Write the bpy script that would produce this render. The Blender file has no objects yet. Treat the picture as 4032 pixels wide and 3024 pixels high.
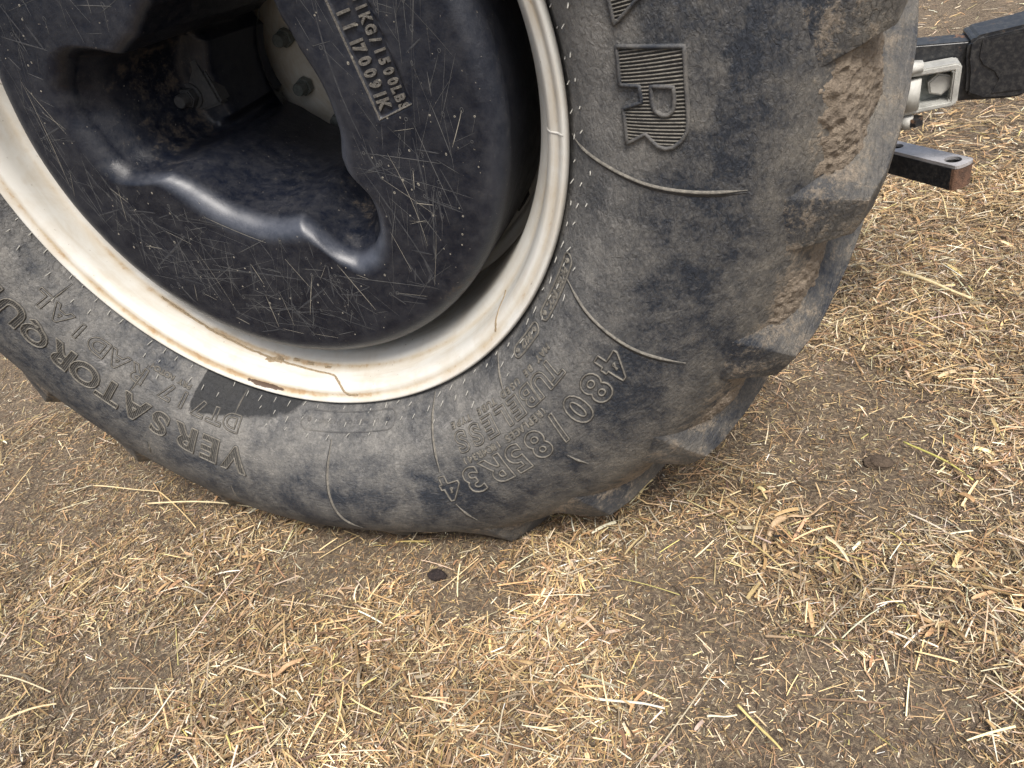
import bpy, bmesh, math, random
import numpy as np
from mathutils import Vector, Matrix

rnd = random.Random(7)
rng = np.random.default_rng(11)
sc = bpy.context.scene
COL = sc.collection
rad = math.radians
H = 0.735                      # axle height above the ground

# ------------------------------------------------------------------ camera
cam_d = bpy.data.cameras.new("camera")
cam = bpy.data.objects.new("camera", cam_d)
COL.objects.link(cam)
Rv = Vector((0.93510, 0.27838, -0.21932)).normalized()
Fv = Vector((-0.35439, 0.73452, -0.57869)).normalized()
Uv = Rv.cross(Fv).normalized()
Rv = Fv.cross(Uv).normalized()
m = Matrix((Rv, Uv, -Fv)).transposed().to_4x4()
m.translation = Vector((0.67775, -0.77287, 0.19122 + H))
cam.matrix_world = m
cam_d.sensor_width = 36.0
cam_d.lens = 2796.0 / 4032.0 * 36.0
cam_d.clip_start = 0.02
cam_d.clip_end = 500.0
sc.camera = cam

# ------------------------------------------------------------------ sky, sun, exposure
SUN_DIR = Vector((0.28, -0.42, 0.86)).normalized()      # towards the sun
world = bpy.data.worlds.new("World")
sc.world = world
world.use_nodes = True
wn, wl = world.node_tree.nodes, world.node_tree.links
wn.clear()
sky = wn.new("ShaderNodeTexSky")
sky.sky_type = 'NISHITA'
sky.sun_disc = False
sky.sun_elevation = math.asin(SUN_DIR.z)
sky.sun_rotation = math.atan2(SUN_DIR.x, SUN_DIR.y)
sky.air_density = 1.0
sky.dust_density = 4.0
sky.ozone_density = 1.0
hs = wn.new("ShaderNodeHueSaturation")
hs.inputs['Saturation'].default_value = 0.62
bg = wn.new("ShaderNodeBackground")
bg.inputs['Strength'].default_value = 0.105
wo = wn.new("ShaderNodeOutputWorld")
wl.new(sky.outputs[0], hs.inputs['Color'])
wl.new(hs.outputs[0], bg.inputs['Color'])
wl.new(bg.outputs[0], wo.inputs['Surface'])
sun_d = bpy.data.lights.new("sun", 'SUN')
sun_d.energy = 2.5
sun_d.angle = rad(20)
sun_d.color = (1.0, 0.95, 0.88)
sun = bpy.data.objects.new("sun", sun_d)
sun.rotation_euler = SUN_DIR.to_track_quat('Z', 'Y').to_euler()
sun.location = (1, -1.5, 4)
COL.objects.link(sun)
sc.view_settings.view_transform = 'Standard'
sc.view_settings.look = 'None'
sc.view_settings.exposure = 0.80
sc.view_settings.gamma = 1.0
sc.view_settings.use_curve_mapping = False
try:
    sc.cycles.max_bounces = 6
    sc.cycles.use_denoising = True
except Exception:
    pass

# ------------------------------------------------------------------ helpers
def tag(o, label=None, cat=None, group=None, kind=None):
    if label: o['label'] = label
    if cat: o['category'] = cat
    if group: o['group'] = group
    if kind: o['kind'] = kind
    return o

def empty(name, loc=(0, 0, 0)):
    o = bpy.data.objects.new(name, None)
    o.empty_display_size = 0.1
    o.location = loc
    COL.objects.link(o)
    return o

def mesh_obj(name, verts, faces, mat, parent=None, smooth=True, attrs=None):
    """faces: list of tuples, or an (N,4)/(N,3) int array"""
    me = bpy.data.meshes.new(name)
    verts = np.asarray(verts, dtype=np.float32).reshape(-1, 3)
    if isinstance(faces, np.ndarray):
        k = faces.shape[1]; nf = len(faces)
        me.vertices.add(len(verts)); me.vertices.foreach_set("co", verts.ravel())
        me.loops.add(nf * k); me.loops.foreach_set("vertex_index", faces.astype(np.int32).ravel())
        me.polygons.add(nf)
        me.polygons.foreach_set("loop_start", np.arange(0, nf * k, k, dtype=np.int32))
        me.update(calc_edges=True)
        me.validate()
    else:
        me.from_pydata([tuple(map(float, v)) for v in verts], [], [tuple(int(i) for i in f) for f in faces])
        me.update()
    if smooth:
        me.polygons.foreach_set("use_smooth", np.ones(len(me.polygons), dtype=bool))
    if attrs:
        for k, v in attrs.items():
            v = np.asarray(v, dtype=np.float32)
            if v.ndim == 1:
                a = me.attributes.new(k, 'FLOAT', 'POINT'); a.data.foreach_set("value", v)
            else:
                a = me.attributes.new(k, 'FLOAT_COLOR', 'POINT'); a.data.foreach_set("color", v.ravel())
    if mat: me.materials.append(mat)
    o = bpy.data.objects.new(name, me)
    COL.objects.link(o)
    if parent: o.parent = parent
    return o

def bm_obj(name, bm, mat, parent=None, smooth=False):
    me = bpy.data.meshes.new(name)
    bmesh.ops.recalc_face_normals(bm, faces=bm.faces)
    bm.to_mesh(me); bm.free()
    if smooth:
        me.polygons.foreach_set("use_smooth", np.ones(len(me.polygons), dtype=bool))
    me.materials.append(mat)
    o = bpy.data.objects.new(name, me)
    COL.objects.link(o)
    if parent: o.parent = parent
    return o

def grid_faces(nu, nv, closed_u=False):
    """vertex index = i*nv + j"""
    iu = np.arange(nu if closed_u else nu - 1)
    jv = np.arange(nv - 1)
    I, J = np.meshgrid(iu, jv, indexing='ij')
    I2 = (I + 1) % nu
    return np.stack([I * nv + J, I2 * nv + J, I2 * nv + J + 1, I * nv + J + 1], -1).reshape(-1, 4)

def catmull(pts, n):
    P = np.array(pts, float)
    P = np.vstack([2 * P[0] - P[1], P, 2 * P[-1] - P[-2]])
    out = []
    for i in range(1, len(P) - 2):
        a, b, c, d = P[i - 1], P[i], P[i + 1], P[i + 2]
        for t in np.linspace(0, 1, n, endpoint=False):
            out.append(0.5 * (2 * b + (c - a) * t + (2 * a - 5 * b + 4 * c - d) * t * t + (3 * b - a - 3 * c + d) * t ** 3))
    out.append(P[-2])
    return np.array(out)

def hash2(ix, iy, seed):
    h = (ix.astype(np.int64) * 374761393 + iy.astype(np.int64) * 668265263 + seed * 974711) & 0x7fffffff
    h = ((h ^ (h >> 13)) * 1274126177) & 0x7fffffff
    return ((h ^ (h >> 16)) & 0xffff) / 65535.0

def vnoise(x, y, scale, seed=0):
    x = np.asarray(x, float) * scale; y = np.asarray(y, float) * scale
    ix, iy = np.floor(x), np.floor(y)
    fx, fy = x - ix, y - iy
    fx = fx * fx * (3 - 2 * fx); fy = fy * fy * (3 - 2 * fy)
    a = hash2(ix, iy, seed); b = hash2(ix + 1, iy, seed); c = hash2(ix, iy + 1, seed); d = hash2(ix + 1, iy + 1, seed)
    return (a * (1 - fx) + b * fx) * (1 - fy) + (c * (1 - fx) + d * fx) * fy

def fbm(x, y, scale, seed=0, octv=4):
    s, a, t = 0, 1.0, 0
    for i in range(octv):
        s = s + a * vnoise(x, y, scale * 2 ** i, seed + i * 17); t += a; a *= 0.5
    return s / t

def sstep(a, b, x):
    t = np.clip((np.asarray(x, float) - a) / (b - a), 0, 1)
    return t * t * (3 - 2 * t)

# ------------------------------------------------------------------ material helper
class NT:
    def __init__(self, name):
        self.mat = bpy.data.materials.new(name)
        self.mat.use_nodes = True
        self.t = self.mat.node_tree
        self.n, self.l = self.t.nodes, self.t.links
        self.bsdf = self.n["Principled BSDF"]
    def link(self, a, b): self.l.new(a, b)
    def setin(self, sock, v):
        if isinstance(v, bpy.types.NodeSocket): self.l.new(v, sock)
        elif isinstance(v, (tuple, list)) and len(v) == 3 and sock.type == 'RGBA': sock.default_value = (*v, 1)
        else: sock.default_value = v
    def coord(self, which='Object'):
        return self.n.new("ShaderNodeTexCoord").outputs[which]
    def attr(self, name, col=False):
        a = self.n.new("ShaderNodeAttribute"); a.attribute_name = name
        return a.outputs['Color'] if col else a.outputs['Fac']
    def mapping(self, vec, scale=(1, 1, 1), rot=(0, 0, 0)):
        mp = self.n.new("ShaderNodeMapping")
        mp.inputs['Scale'].default_value = scale; mp.inputs['Rotation'].default_value = rot
        self.l.new(vec, mp.inputs['Vector']); return mp.outputs[0]
    def noise(self, vec, scale, detail=4, rough=0.6, dist=0.0):
        nz = self.n.new("ShaderNodeTexNoise")
        nz.inputs['Scale'].default_value = scale; nz.inputs['Detail'].default_value = detail
        nz.inputs['Roughness'].default_value = rough; nz.inputs['Distortion'].default_value = dist
        self.l.new(vec, nz.inputs['Vector']); return nz.outputs['Fac']
    def voro(self, vec, scale, feature='DISTANCE_TO_EDGE', rand=1.0):
        v = self.n.new("ShaderNodeTexVoronoi"); v.feature = feature
        v.inputs['Scale'].default_value = scale; v.inputs['Randomness'].default_value = rand
        self.l.new(vec, v.inputs['Vector']); return v.outputs['Distance']
    def math(self, op, a, b=None, clamp=False):
        mt = self.n.new("ShaderNodeMath"); mt.operation = op; mt.use_clamp = clamp
        self.setin(mt.inputs[0], a)
        if b is not None: self.setin(mt.inputs[1], b)
        return mt.outputs[0]
    def ramp(self, fac, stops, interp='LINEAR'):
        r = self.n.new("ShaderNodeValToRGB"); r.color_ramp.interpolation = interp
        els = r.color_ramp.elements
        while len(els) > 1: els.remove(els[-1])
        for i, (p, c) in enumerate(stops):
            e = els[0] if i == 0 else els.new(p)
            e.position = p
            e.color = (c, c, c, 1) if isinstance(c, (int, float)) else (*c, 1)
        self.l.new(fac, r.inputs[0]); return r.outputs[0]
    def range(self, v, a, b, c=0.0, d=1.0):
        mr = self.n.new("ShaderNodeMapRange"); mr.clamp = True
        self.setin(mr.inputs[0], v)
        for i, x in enumerate((a, b, c, d)): mr.inputs[i + 1].default_value = x
        return mr.outputs[0]
    def mix(self, fac, a, b, mode='MIX'):
        mx = self.n.new("ShaderNodeMix"); mx.data_type = 'RGBA'; mx.blend_type = mode
        self.setin(mx.inputs[0], fac); self.setin(mx.inputs[6], a); self.setin(mx.inputs[7], b)
        return mx.outputs[2]
    def bump(self, height, strength=0.5, dist=0.002, prev=None):
        b = self.n.new("ShaderNodeBump")
        b.inputs['Strength'].default_value = strength; b.inputs['Distance'].default_value = dist
        self.l.new(height, b.inputs['Height'])
        if prev is not None: self.l.new(prev, b.inputs['Normal'])
        return b.outputs[0]
    def out(self, color=None, rough=None, normal=None, metal=None, spec=None):
        B = self.bsdf.inputs
        if color is not None: self.setin(B['Base Color'], color)
        if rough is not None: self.setin(B['Roughness'], rough)
        if metal is not None: self.setin(B['Metallic'], metal)
        if spec is not None: B['Specular IOR Level'].default_value = spec
        if normal is not None: self.l.new(normal, B['Normal'])
        return self.mat

def mat_rubber(name="tyre_rubber"):
    t = NT(name)
    co = t.coord()
    R = t.attr('rad'); M = t.attr('mud'); S = t.attr('stain'); A = t.attr('ang')
    n1 = t.noise(co, 7, 7, 0.62, 0.4)
    n2 = t.noise(co, 38, 6, 0.68, 0.3)
    n3 = t.noise(co, 260, 4, 0.7)
    n4 = t.noise(co, 900, 2, 0.6)
    # polar coordinate for wrinkles that run with the bead
    cv = t.n.new("ShaderNodeCombineXYZ")
    t.link(t.math('MULTIPLY', A, 62.0), cv.inputs[0]); t.link(t.math('MULTIPLY', R, 210.0), cv.inputs[1])
    wr = t.noise(cv.outputs[0], 1.0, 5, 0.65, 0.8)
    cv2 = t.n.new("ShaderNodeCombineXYZ")
    t.link(t.math('MULTIPLY', A, 5.0), cv2.inputs[0]); t.link(t.math('MULTIPLY', R, 7.0), cv2.inputs[1])
    n5 = t.noise(cv2.outputs[0], 1.6, 6, 0.66, 0.9)
    band = t.ramp(t.range(R, 0.45, 0.80), [(0.0, 0.50), (0.08, 0.56), (0.18, 0.74), (0.27, 0.52), (0.38, 0.20), (0.55, 0.16), (0.66, 0.34), (0.76, 0.50), (0.9, 0.40), (1.0, 0.36)])
    d = t.math('ADD', band, t.math('MULTIPLY', t.math('SUBTRACT', n1, 0.5), 1.5))
    d = t.math('ADD', d, t.math('MULTIPLY', t.math('SUBTRACT', n5, 0.5), 1.1))
    d = t.math('ADD', d, t.math('MULTIPLY', t.math('SUBTRACT', n2, 0.5), 1.45))
    d = t.math('ADD', d, t.math('MULTIPLY', t.math('SUBTRACT', n3, 0.5), 0.8))
    # dust held in fine craze lines
    vco = t.n.new("ShaderNodeVectorMath"); vco.operation = 'ADD'
    nz = t.n.new("ShaderNodeTexNoise"); nz.inputs['Scale'].default_value = 14; nz.inputs['Detail'].default_value = 4
    t.link(co, nz.inputs['Vector'])
    sc_ = t.n.new("ShaderNodeVectorMath"); sc_.operation = 'SCALE'; sc_.inputs['Scale'].default_value = 0.10
    t.link(nz.outputs['Color'], sc_.inputs[0]); t.link(co, vco.inputs[0]); t.link(sc_.outputs[0], vco.inputs[1])
    crz = t.range(t.voro(vco.outputs[0], 10.0), 0.0, 0.012, 1.0, 0.0)
    crz = t.math('MULTIPLY', crz, t.range(n1, 0.45, 0.62))
    d = t.math('ADD', d, t.math('MULTIPLY', crz, 0.22), True)
    dustc = t.mix(t.range(R, 0.50, 0.72), (0.172, 0.165, 0.153), (0.165, 0.148, 0.122))
    col = t.mix(d, (0.018, 0.022, 0.030), dustc)
    # pale scuffs
    sc2 = t.math('MULTIPLY', t.range(t.noise(co, 26, 6, 0.75, 0.6), 0.60, 0.76), t.range(R, 0.62, 0.52))
    col = t.mix(t.math('MULTIPLY', sc2, 0.55), col, (0.36, 0.345, 0.325))
    # sun cracks on the shoulder
    ck = t.range(t.voro(vco.outputs[0], 62.0), 0.0, 0.035, 1.0, 0.0)
    ck = t.math('MULTIPLY', ck, t.math('MULTIPLY', t.range(R, 0.60, 0.70), t.range(n5, 0.40, 0.60)))
    col = t.mix(t.math('MULTIPLY', ck, 0.5), col, (0.018, 0.017, 0.017))
    # mud film
    mm = t.math('ADD', M, t.math('MULTIPLY', t.math('SUBTRACT', n2, 0.5), 1.5))
    mm = t.math('ADD', mm, t.math('MULTIPLY', t.math('SUBTRACT', n3, 0.5), 0.7))
    mm = t.range(mm, 0.38, 0.62)
    mudc = t.mix(n3, (0.105, 0.084, 0.064), (0.29, 0.238, 0.18))
    col = t.mix(t.math('MULTIPLY', mm, 0.80), col, mudc)
    st = t.math('ADD', S, t.math('MULTIPLY', t.math('SUBTRACT', n2, 0.5), 0.8))
    st = t.range(st, 0.42, 0.60)
    col = t.mix(t.math('MULTIPLY', st, 0.88), col, (0.010, 0.011, 0.013))
    # fine tonal grain
    col = t.mix(0.55, col, t.ramp(n4, [(0.25, 0.25), (0.75, 0.85)]), 'OVERLAY')
    col = t.mix(t.math('MULTIPLY', t.range(R, 0.60, 0.50), 0.40), col, t.ramp(wr, [(0.32, 0.22), (0.68, 0.82)]), 'OVERLAY')
    nr = t.bump(wr, 1.0, 0.0032)
    nr = t.bump(ck, 0.35, -0.0012, nr)
    nr = t.bump(n3, 0.35, 0.0012, nr)
    nr = t.bump(mm, 0.4, 0.0014, nr)
    nr = t.bump(n2, 0.18, 0.003, nr)
    ro = t.math('ADD', 0.55, t.math('MULTIPLY', d, 0.3), True)
    return t.out(col, ro, nr, spec=0.4)

def mat_rim():
    t = NT("cream_paint")
    co = t.coord()
    R = t.attr('rad'); A = t.attr('ang')
    cv = t.n.new("ShaderNodeCombineXYZ")
    t.link(t.math('MULTIPLY', A, 4.0), cv.inputs[0]); t.link(t.math('MULTIPLY', R, 150.0), cv.inputs[1])
    streak = t.noise(cv.outputs[0], 1.0, 5, 0.65, 0.4)
    n1 = t.noise(co, 16, 6, 0.65, 0.5)
    n2 = t.noise(co, 90, 5, 0.7, 0.3)
    n3 = t.noise(co, 420, 3, 0.6)
    D = t.attr('dirt')
    d = t.math('ADD', D, t.math('MULTIPLY', t.math('SUBTRACT', n1, 0.5), 1.1))
    d = t.math('ADD', d, t.math('MULTIPLY', t.math('SUBTRACT', streak, 0.5), 0.9))
    d1 = t.range(d, 0.25, 0.95)
    col = t.mix(d1, (0.58, 0.568, 0.525), (0.42, 0.35, 0.25))
    d2 = t.math('ADD', D, t.math('MULTIPLY', t.math('SUBTRACT', n2, 0.5), 1.6))
    d2 = t.math('MULTIPLY', t.range(d2, 0.72, 1.0), t.range(n1, 0.42, 0.60))
    col = t.mix(t.math('MULTIPLY', d2, 0.75), col, (0.30, 0.175, 0.075))
    chip = t.range(t.noise(co, 150, 3, 0.5), 0.72, 0.74)
    col = t.mix(t.math('MULTIPLY', chip, 0.6), col, (0.20, 0.15, 0.11))
    G = t.attr('gone')
    g = t.range(t.math('ADD', G, t.math('MULTIPLY', t.math('SUBTRACT', n2, 0.5), 0.9)), 0.5, 0.6)
    col = t.mix(g, col, (0.075, 0.045, 0.028))
    nr = t.bump(n3, 0.12, 0.0006)
    nr = t.bump(d2, 0.3, 0.0008, nr)
    ro = t.math('ADD', 0.40, t.math('MULTIPLY', d1, 0.4), True)
    return t.out(col, ro, nr)

def mat_weight():
    t = NT("navy_cast_iron_paint")
    co = t.coord()
    n1 = t.noise(co, 9, 6, 0.62, 0.4)
    n2 = t.noise(co, 60, 6, 0.7, 0.2)
    n3 = t.noise(co, 320, 4, 0.7)
    D = t.attr('dirt'); E = t.attr('wear_highlight')
    base = t.mix(n1, (0.0035, 0.0045, 0.008), (0.007, 0.010, 0.020))
    haze = t.math('MULTIPLY', t.range(t.math('ADD', n2, t.math('MULTIPLY', n1, 0.5)), 0.62, 0.98), 0.42)
    col = t.mix(haze, base, (0.052, 0.051, 0.053))
    col = t.mix(t.math('MULTIPLY', E, t.range(n2, 0.3, 0.7, 0.45, 0.9)), col, (0.075, 0.084, 0.108))  # worn edges plus a bluish sky highlight painted into the colour
    d = t.math('ADD', D, t.math('MULTIPLY', t.math('SUBTRACT', n2, 0.5), 1.7))
    d = t.math('ADD', d, t.math('MULTIPLY', t.math('SUBTRACT', n3, 0.5), 0.7))
    d = t.range(d, 0.42, 0.85)
    col = t.mix(t.math('MULTIPLY', d, 0.7), col, (0.105, 0.080, 0.055))
    spk = t.range(t.noise(co, 210, 2, 0.5), 0.73, 0.77)
    col = t.mix(t.math('MULTIPLY', spk, 0.45), col, (0.30, 0.27, 0.22))
    nr = t.bump(n2, 0.35, 0.002)
    nr = t.bump(n3, 0.45, 0.0009, nr)
    ro = t.math('ADD', 0.33, t.math('ADD', t.math('MULTIPLY', d, 0.4), t.math('MULTIPLY', haze, 0.5)), True)
    t.setin(t.bsdf.inputs['Coat Weight'], t.math('ADD', t.math('MULTIPLY', E, 0.65), 0.06, True))
    t.bsdf.inputs['Coat Roughness'].default_value = 0.42
    return t.out(col, ro, nr, spec=0.33)

def mat_simple(name, c1, c2, scale=40, rough=0.6, bump=0.3, metal=0.0, bdist=0.002):
    t = NT(name)
    co = t.coord()
    n1 = t.noise(co, scale, 6, 0.68, 0.3)
    n2 = t.noise(co, scale * 7, 3, 0.6)
    f = t.range(t.math('ADD', t.math('MULTIPLY', n1, 0.75), t.math('MULTIPLY', n2, 0.25)), 0.32, 0.68)
    col = t.mix(f, c1, c2)
    nr = t.bump(n2, bump, bdist)
    nr = t.bump(n1, bump, bdist * 2, nr)
    return t.out(col, rough, nr, metal=metal)

def mat_black_steel(name, rust=0.5):
    t = NT(name)
    co = t.coord()
    n1 = t.noise(co, 28, 6, 0.68, 0.4); n2 = t.noise(co, 130, 5, 0.7); n3 = t.noise(co, 500, 2)
    col = t.mix(t.range(n2, 0.45, 0.75), (0.012, 0.013, 0.016), (0.06, 0.058, 0.055))
    r = t.range(t.math('ADD', n1, t.math('MULTIPLY', t.math('SUBTRACT', n2, 0.5), 0.5)), 0.72 - 0.2 * rust, 0.80 - 0.2 * rust)
    col = t.mix(t.math('MULTIPLY', r, 0.8), col, t.mix(n2, (0.09, 0.04, 0.02), (0.24, 0.13, 0.07)))
    nr = t.bump(n2, 0.3, 0.001); nr = t.bump(r, 0.3, 0.001, nr)
    return t.out(col, t.math('ADD', 0.38, t.math('MULTIPLY', r, 0.4)), nr)

def mat_ground():
    t = NT("trodden_soil")
    co = t.coord()
    n0 = t.noise(co, 3.2, 5, 0.6, 0.3)
    n1 = t.noise(co, 22, 7, 0.68, 0.3)
    n2 = t.noise(co, 140, 6, 0.72, 0.4)
    n3 = t.noise(co, 620, 4, 0.7)
    col = t.mix(t.range(n1, 0.3, 0.7), (0.050, 0.037, 0.028), (0.135, 0.102, 0.074))
    col = t.mix(t.math('MULTIPLY', t.range(n0, 0.4, 0.7), 0.5), col, (0.165, 0.130, 0.098))
    # powdered chaff trodden into the soil
    ch = t.range(t.math('ADD', t.math('MULTIPLY', n2, 0.7), t.math('MULTIPLY', n3, 0.4)), 0.52, 0.66)
    col = t.mix(t.math('MULTIPLY', ch, 0.8), col, (0.34, 0.265, 0.175))
    dk = t.range(n3, 0.40, 0.28)
    col = t.mix(t.math('MULTIPLY', dk, 0.6), col, (0.035, 0.027, 0.02))
    nr = t.bump(n1, 0.7, 0.012); nr = t.bump(n2, 0.9, 0.005, nr); nr = t.bump(n3, 0.8, 0.002, nr)
    return t.out(col, 0.92, nr, spec=0.25)

def mat_straw():
    t = NT("dry_straw")
    co = t.coord()
    c = t.attr('tint', True)
    n = t.noise(co, 300, 3, 0.6)
    col = t.mix(0.5, c, t.ramp(n, [(0.3, 0.3), (0.7, 0.72)]), 'OVERLAY')
    return t.out(col, 0.55, None, spec=0.35)

M_RUB = mat_rubber()
M_RIM = mat_rim()
M_WT = mat_weight()
M_SOIL = mat_ground()
M_STRAW = mat_straw()
M_MUD = mat_simple("caked_mud", (0.115, 0.09, 0.067), (0.29, 0.235, 0.175), 70, 0.95, 0.9, bdist=0.003)
M_BLACK = mat_black_steel("black_steel", 0.35)
M_RUSTY = mat_black_steel("rusty_black_steel", 0.55)
M_ZINC = mat_simple("zinc_plate", (0.36, 0.36, 0.34), (0.62, 0.62, 0.58), 60, 0.42, 0.2, metal=0.35)
M_ZINCB = mat_simple("dull_zinc_bolt", (0.36, 0.355, 0.325), (0.50, 0.49, 0.45), 90, 0.5, 0.15, metal=0.0)
M_WORN = mat_simple("worn_grey_steel", (0.30, 0.29, 0.29), (0.52, 0.50, 0.50), 45, 0.45, 0.2, metal=0.3)
M_RUST = mat_simple("brown_rust", (0.035, 0.022, 0.016), (0.19, 0.10, 0.06), 60, 0.85, 0.6)
M_DARKBOLT = mat_simple("dark_bolt", (0.020, 0.023, 0.030), (0.06, 0.058, 0.055), 160, 0.45, 0.2)
M_GREYBOLT = mat_simple("grey_green_bolt", (0.10, 0.115, 0.11), (0.22, 0.23, 0.215), 160, 0.45, 0.2, metal=0.3)
M_SCR = mat_simple("dust_scratch", (0.035, 0.037, 0.042), (0.105, 0.102, 0.096), 60, 0.8, 0.1)
M_SCR3 = mat_simple("faint_scuff", (0.010, 0.012, 0.018), (0.050, 0.050, 0.052), 130, 0.7, 0.1)
M_SCR2 = mat_simple("pale_dust_mark", (0.14, 0.132, 0.112), (0.34, 0.31, 0.25), 200, 0.85, 0.1)
M_TRAIL = mat_simple("dried_mud_trail", (0.30, 0.215, 0.125), (0.58, 0.46, 0.31), 330, 0.95, 0.9)
M_PLATE = mat_simple("rough_cast_lettering", (0.05, 0.05, 0.052), (0.21, 0.19, 0.16), 200, 0.5, 0.8)
M_CLOD = mat_simple("dark_clod", (0.012, 0.008, 0.009), (0.05, 0.034, 0.03), 160, 0.9, 1.0)
M_CLOD2 = mat_simple("brown_clod", (0.05, 0.034, 0.022), (0.14, 0.10, 0.068), 120, 0.95, 1.0)
M_CLEAN_SHADE = mat_simple("clean_and_shaded_rubber", (0.016, 0.017, 0.019), (0.05, 0.048, 0.045), 200, 0.6, 0.3)  # dust-free rubber, also painted as shadow lines beside raised mouldings
M_RIDGE = mat_simple("dusty_rubber_ridge", (0.06, 0.057, 0.052), (0.23, 0.21, 0.175), 160, 0.8, 0.4)
M_WHISK = mat_simple("grey_rubber_whisker", (0.22, 0.21, 0.19), (0.42, 0.41, 0.37), 300, 0.7, 0.1)

# ------------------------------------------------------------------ ground
BARE = [(-0.41, -0.28, .17), (0.65, 0.22, .16), (0.55, -0.19, .10), (0.20, -0.19, .06), (0.77, 0.40, .10), (0.72, -0.23, .10),
        (-1.5, 0.55, .30), (-0.10, -0.10, .09), (0.52, -0.084, .08), (1.3, 3.1, .7), (0.80, 0.17, .06), (-0.75, -0.05, .15)]
DENSE = [(-0.49, -0.42, .16), (-0.34, -0.16, .10), (0.03, -0.35, .14), (0.39, -0.18, .08), (0.72, -0.02, .10), (0.99, 0.6, .22),
         (1.12, 1.1, .4), (0.75, -0.10, .08), (0.89, -0.08, .10), (0.37, -0.37, .10), (0.9, 0.9, .2), (0.40, 0.0, .08), (0.62, 0.06, .08),
         (1.2, 1.7, .5), (-0.10, -0.42, .12), (0.15, -0.28, .07)]

def litter(x, y):
    """how much straw lies here, 0 bare .. 1 deep"""
    d = 0.38 + 0.85 * (fbm(x, y, 5.0, 3, 4) - 0.5) + 0.5 * (fbm(x, y, 17.0, 9, 3) - 0.5)
    for cx, cy, s in BARE: d = d - 0.42 * np.exp(-((x - cx) ** 2 + (y - cy) ** 2) / (2 * s * s))
    for cx, cy, s in DENSE: d = d + 0.40 * np.exp(-((x - cx) ** 2 + (y - cy) ** 2) / (2 * s * s))
    d = 0.33 + (d - 0.36) * 1.85
    return np.clip(d, 0.02, 1.0)

def gz(x, y):
    x = np.asarray(x, float); y = np.asarray(y, float)
    z = 0.020 * (fbm(x, y, 2.4, 21, 3) - 0.5) + 0.014 * (fbm(x, y, 11.0, 5, 3) - 0.5) + 0.006 * (fbm(x, y, 45.0, 6, 2) - 0.5)
    z = z + 0.006 * litter(x, y)
    near = np.exp(-((x / 0.30) ** 2 + ((y - 0.19) / 0.32) ** 2))
    return z * (1 - 0.85 * near) - 0.004 - 0.002 * near

def axis(lo, hi, fine_lo, fine_hi, step, grow=1.18):
    a = list(np.arange(fine_lo, fine_hi, step)); s = step; v = a[-1]
    while v < hi: s *= grow; v += s; a.append(v)
    s = step; v = a[0]; pre = []
    while v > lo: s *= grow; v -= s; pre.append(v)
    return np.array(pre[::-1] + a)

gx = axis(-120, 120, -1.2, 1.35, 0.011)
gy = axis(-120, 120, -0.75, 1.6, 0.011)
GX, GY = np.meshgrid(gx, gy, indexing='ij')
GZ = gz(GX, GY)
ground = mesh_obj("ground", np.stack([GX, GY, GZ], -1).reshape(-1, 3), grid_faces(len(gx), len(gy)), M_SOIL)
tag(ground, 'brown trodden soil strewn with chopped straw', 'ground', kind='structure')

# ------------------------------------------------------------------ wheel
wheel = empty("tractor_wheel", (0, 0, H))
tag(wheel, 'large tractor wheel with dusty black tyre, cream rim and dark navy wheel weight', 'wheel')

# --- tyre surface -----------------------------------------------------
R0 = 0.452
MID = 0.19
def surf_R(y):
    t = np.clip(np.abs(np.asarray(y, float) - MID) / 0.235, 0, 1.4)
    return 0.813 - 0.038 * t ** 2.6

def smin(a, b, k):
    h = np.clip(0.5 + 0.5 * (b - a) / k, 0, 1)
    return b * (1 - h) + a * h - k * h * (1 - h)

def deform(th, r, y):
    """angle, free radius, axial place -> point of the loaded tyre (axle at origin)"""
    th = np.asarray(th, float); r = np.asarray(r, float); y = np.asarray(y, float)
    Rs = surf_R(y)
    sn = np.maximum(-np.sin(th), 0.08)
    Rg = (H + 0.004) / sn
    Rm = smin(Rs, Rg, 0.022)
    Rm = np.where(-np.sin(th) < 0.3, Rs, Rm)
    f = np.clip((r - R0) / (Rs - R0), 0, 1.05)
    sq = Rs - Rm
    r2 = np.where(r > R0, R0 + f * (Rm - R0), r)
    side = np.tanh((y - MID) / 0.06)
    da = np.angle(np.exp(1j * (th + math.pi / 2)))
    sag = 0.033 * np.exp(-(da / 0.80) ** 2) + 0.006
    b = (0.42 * sq + sag) * np.sin(np.pi * np.clip(f, 0, 1) ** 1.08)
    y2 = y + side * np.where(r > R0, b, 0)
    return np.stack([r2 * np.cos(th), y2, r2 * np.sin(th)], -1)

near_prof = catmull([(0.444, 0.036), (0.4515, 0.027), (0.4605, 0.014), (0.470, -0.004), (0.488, -0.026), (0.515, -0.045), (0.550, -0.0580), (0.590, -0.0645),
                     (0.630, -0.0655), (0.665, -0.061), (0.695, -0.053), (0.722, -0.037), (0.744, -0.014), (0.760, 0.018), (0.772, 0.07), (0.782, 0.13), (0.786, 0.19)], 6)
far_prof = near_prof[::-1][1:].copy(); far_prof[:, 1] = 2 * MID - far_prof[:, 1]
prof = np.vstack([near_prof, far_prof])
_s = np.concatenate([[0], np.cumsum(np.hypot(np.diff(near_prof[:, 0]), np.diff(near_prof[:, 1])))])
def s_of_r(r): return np.interp(r, near_prof[:, 0], _s)
def car_y(r): return np.interp(r, near_prof[:, 0], near_prof[:, 1])
_sh = near_prof[near_prof[:, 0] > 0.66]
def car_r(y): return np.interp(y, _sh[:, 1], _sh[:, 0])

def tyre_pt(th, s):
    return deform(th, np.interp(s, _s, near_prof[:, 0]), np.interp(s, _s, near_prof[:, 1]))

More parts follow.
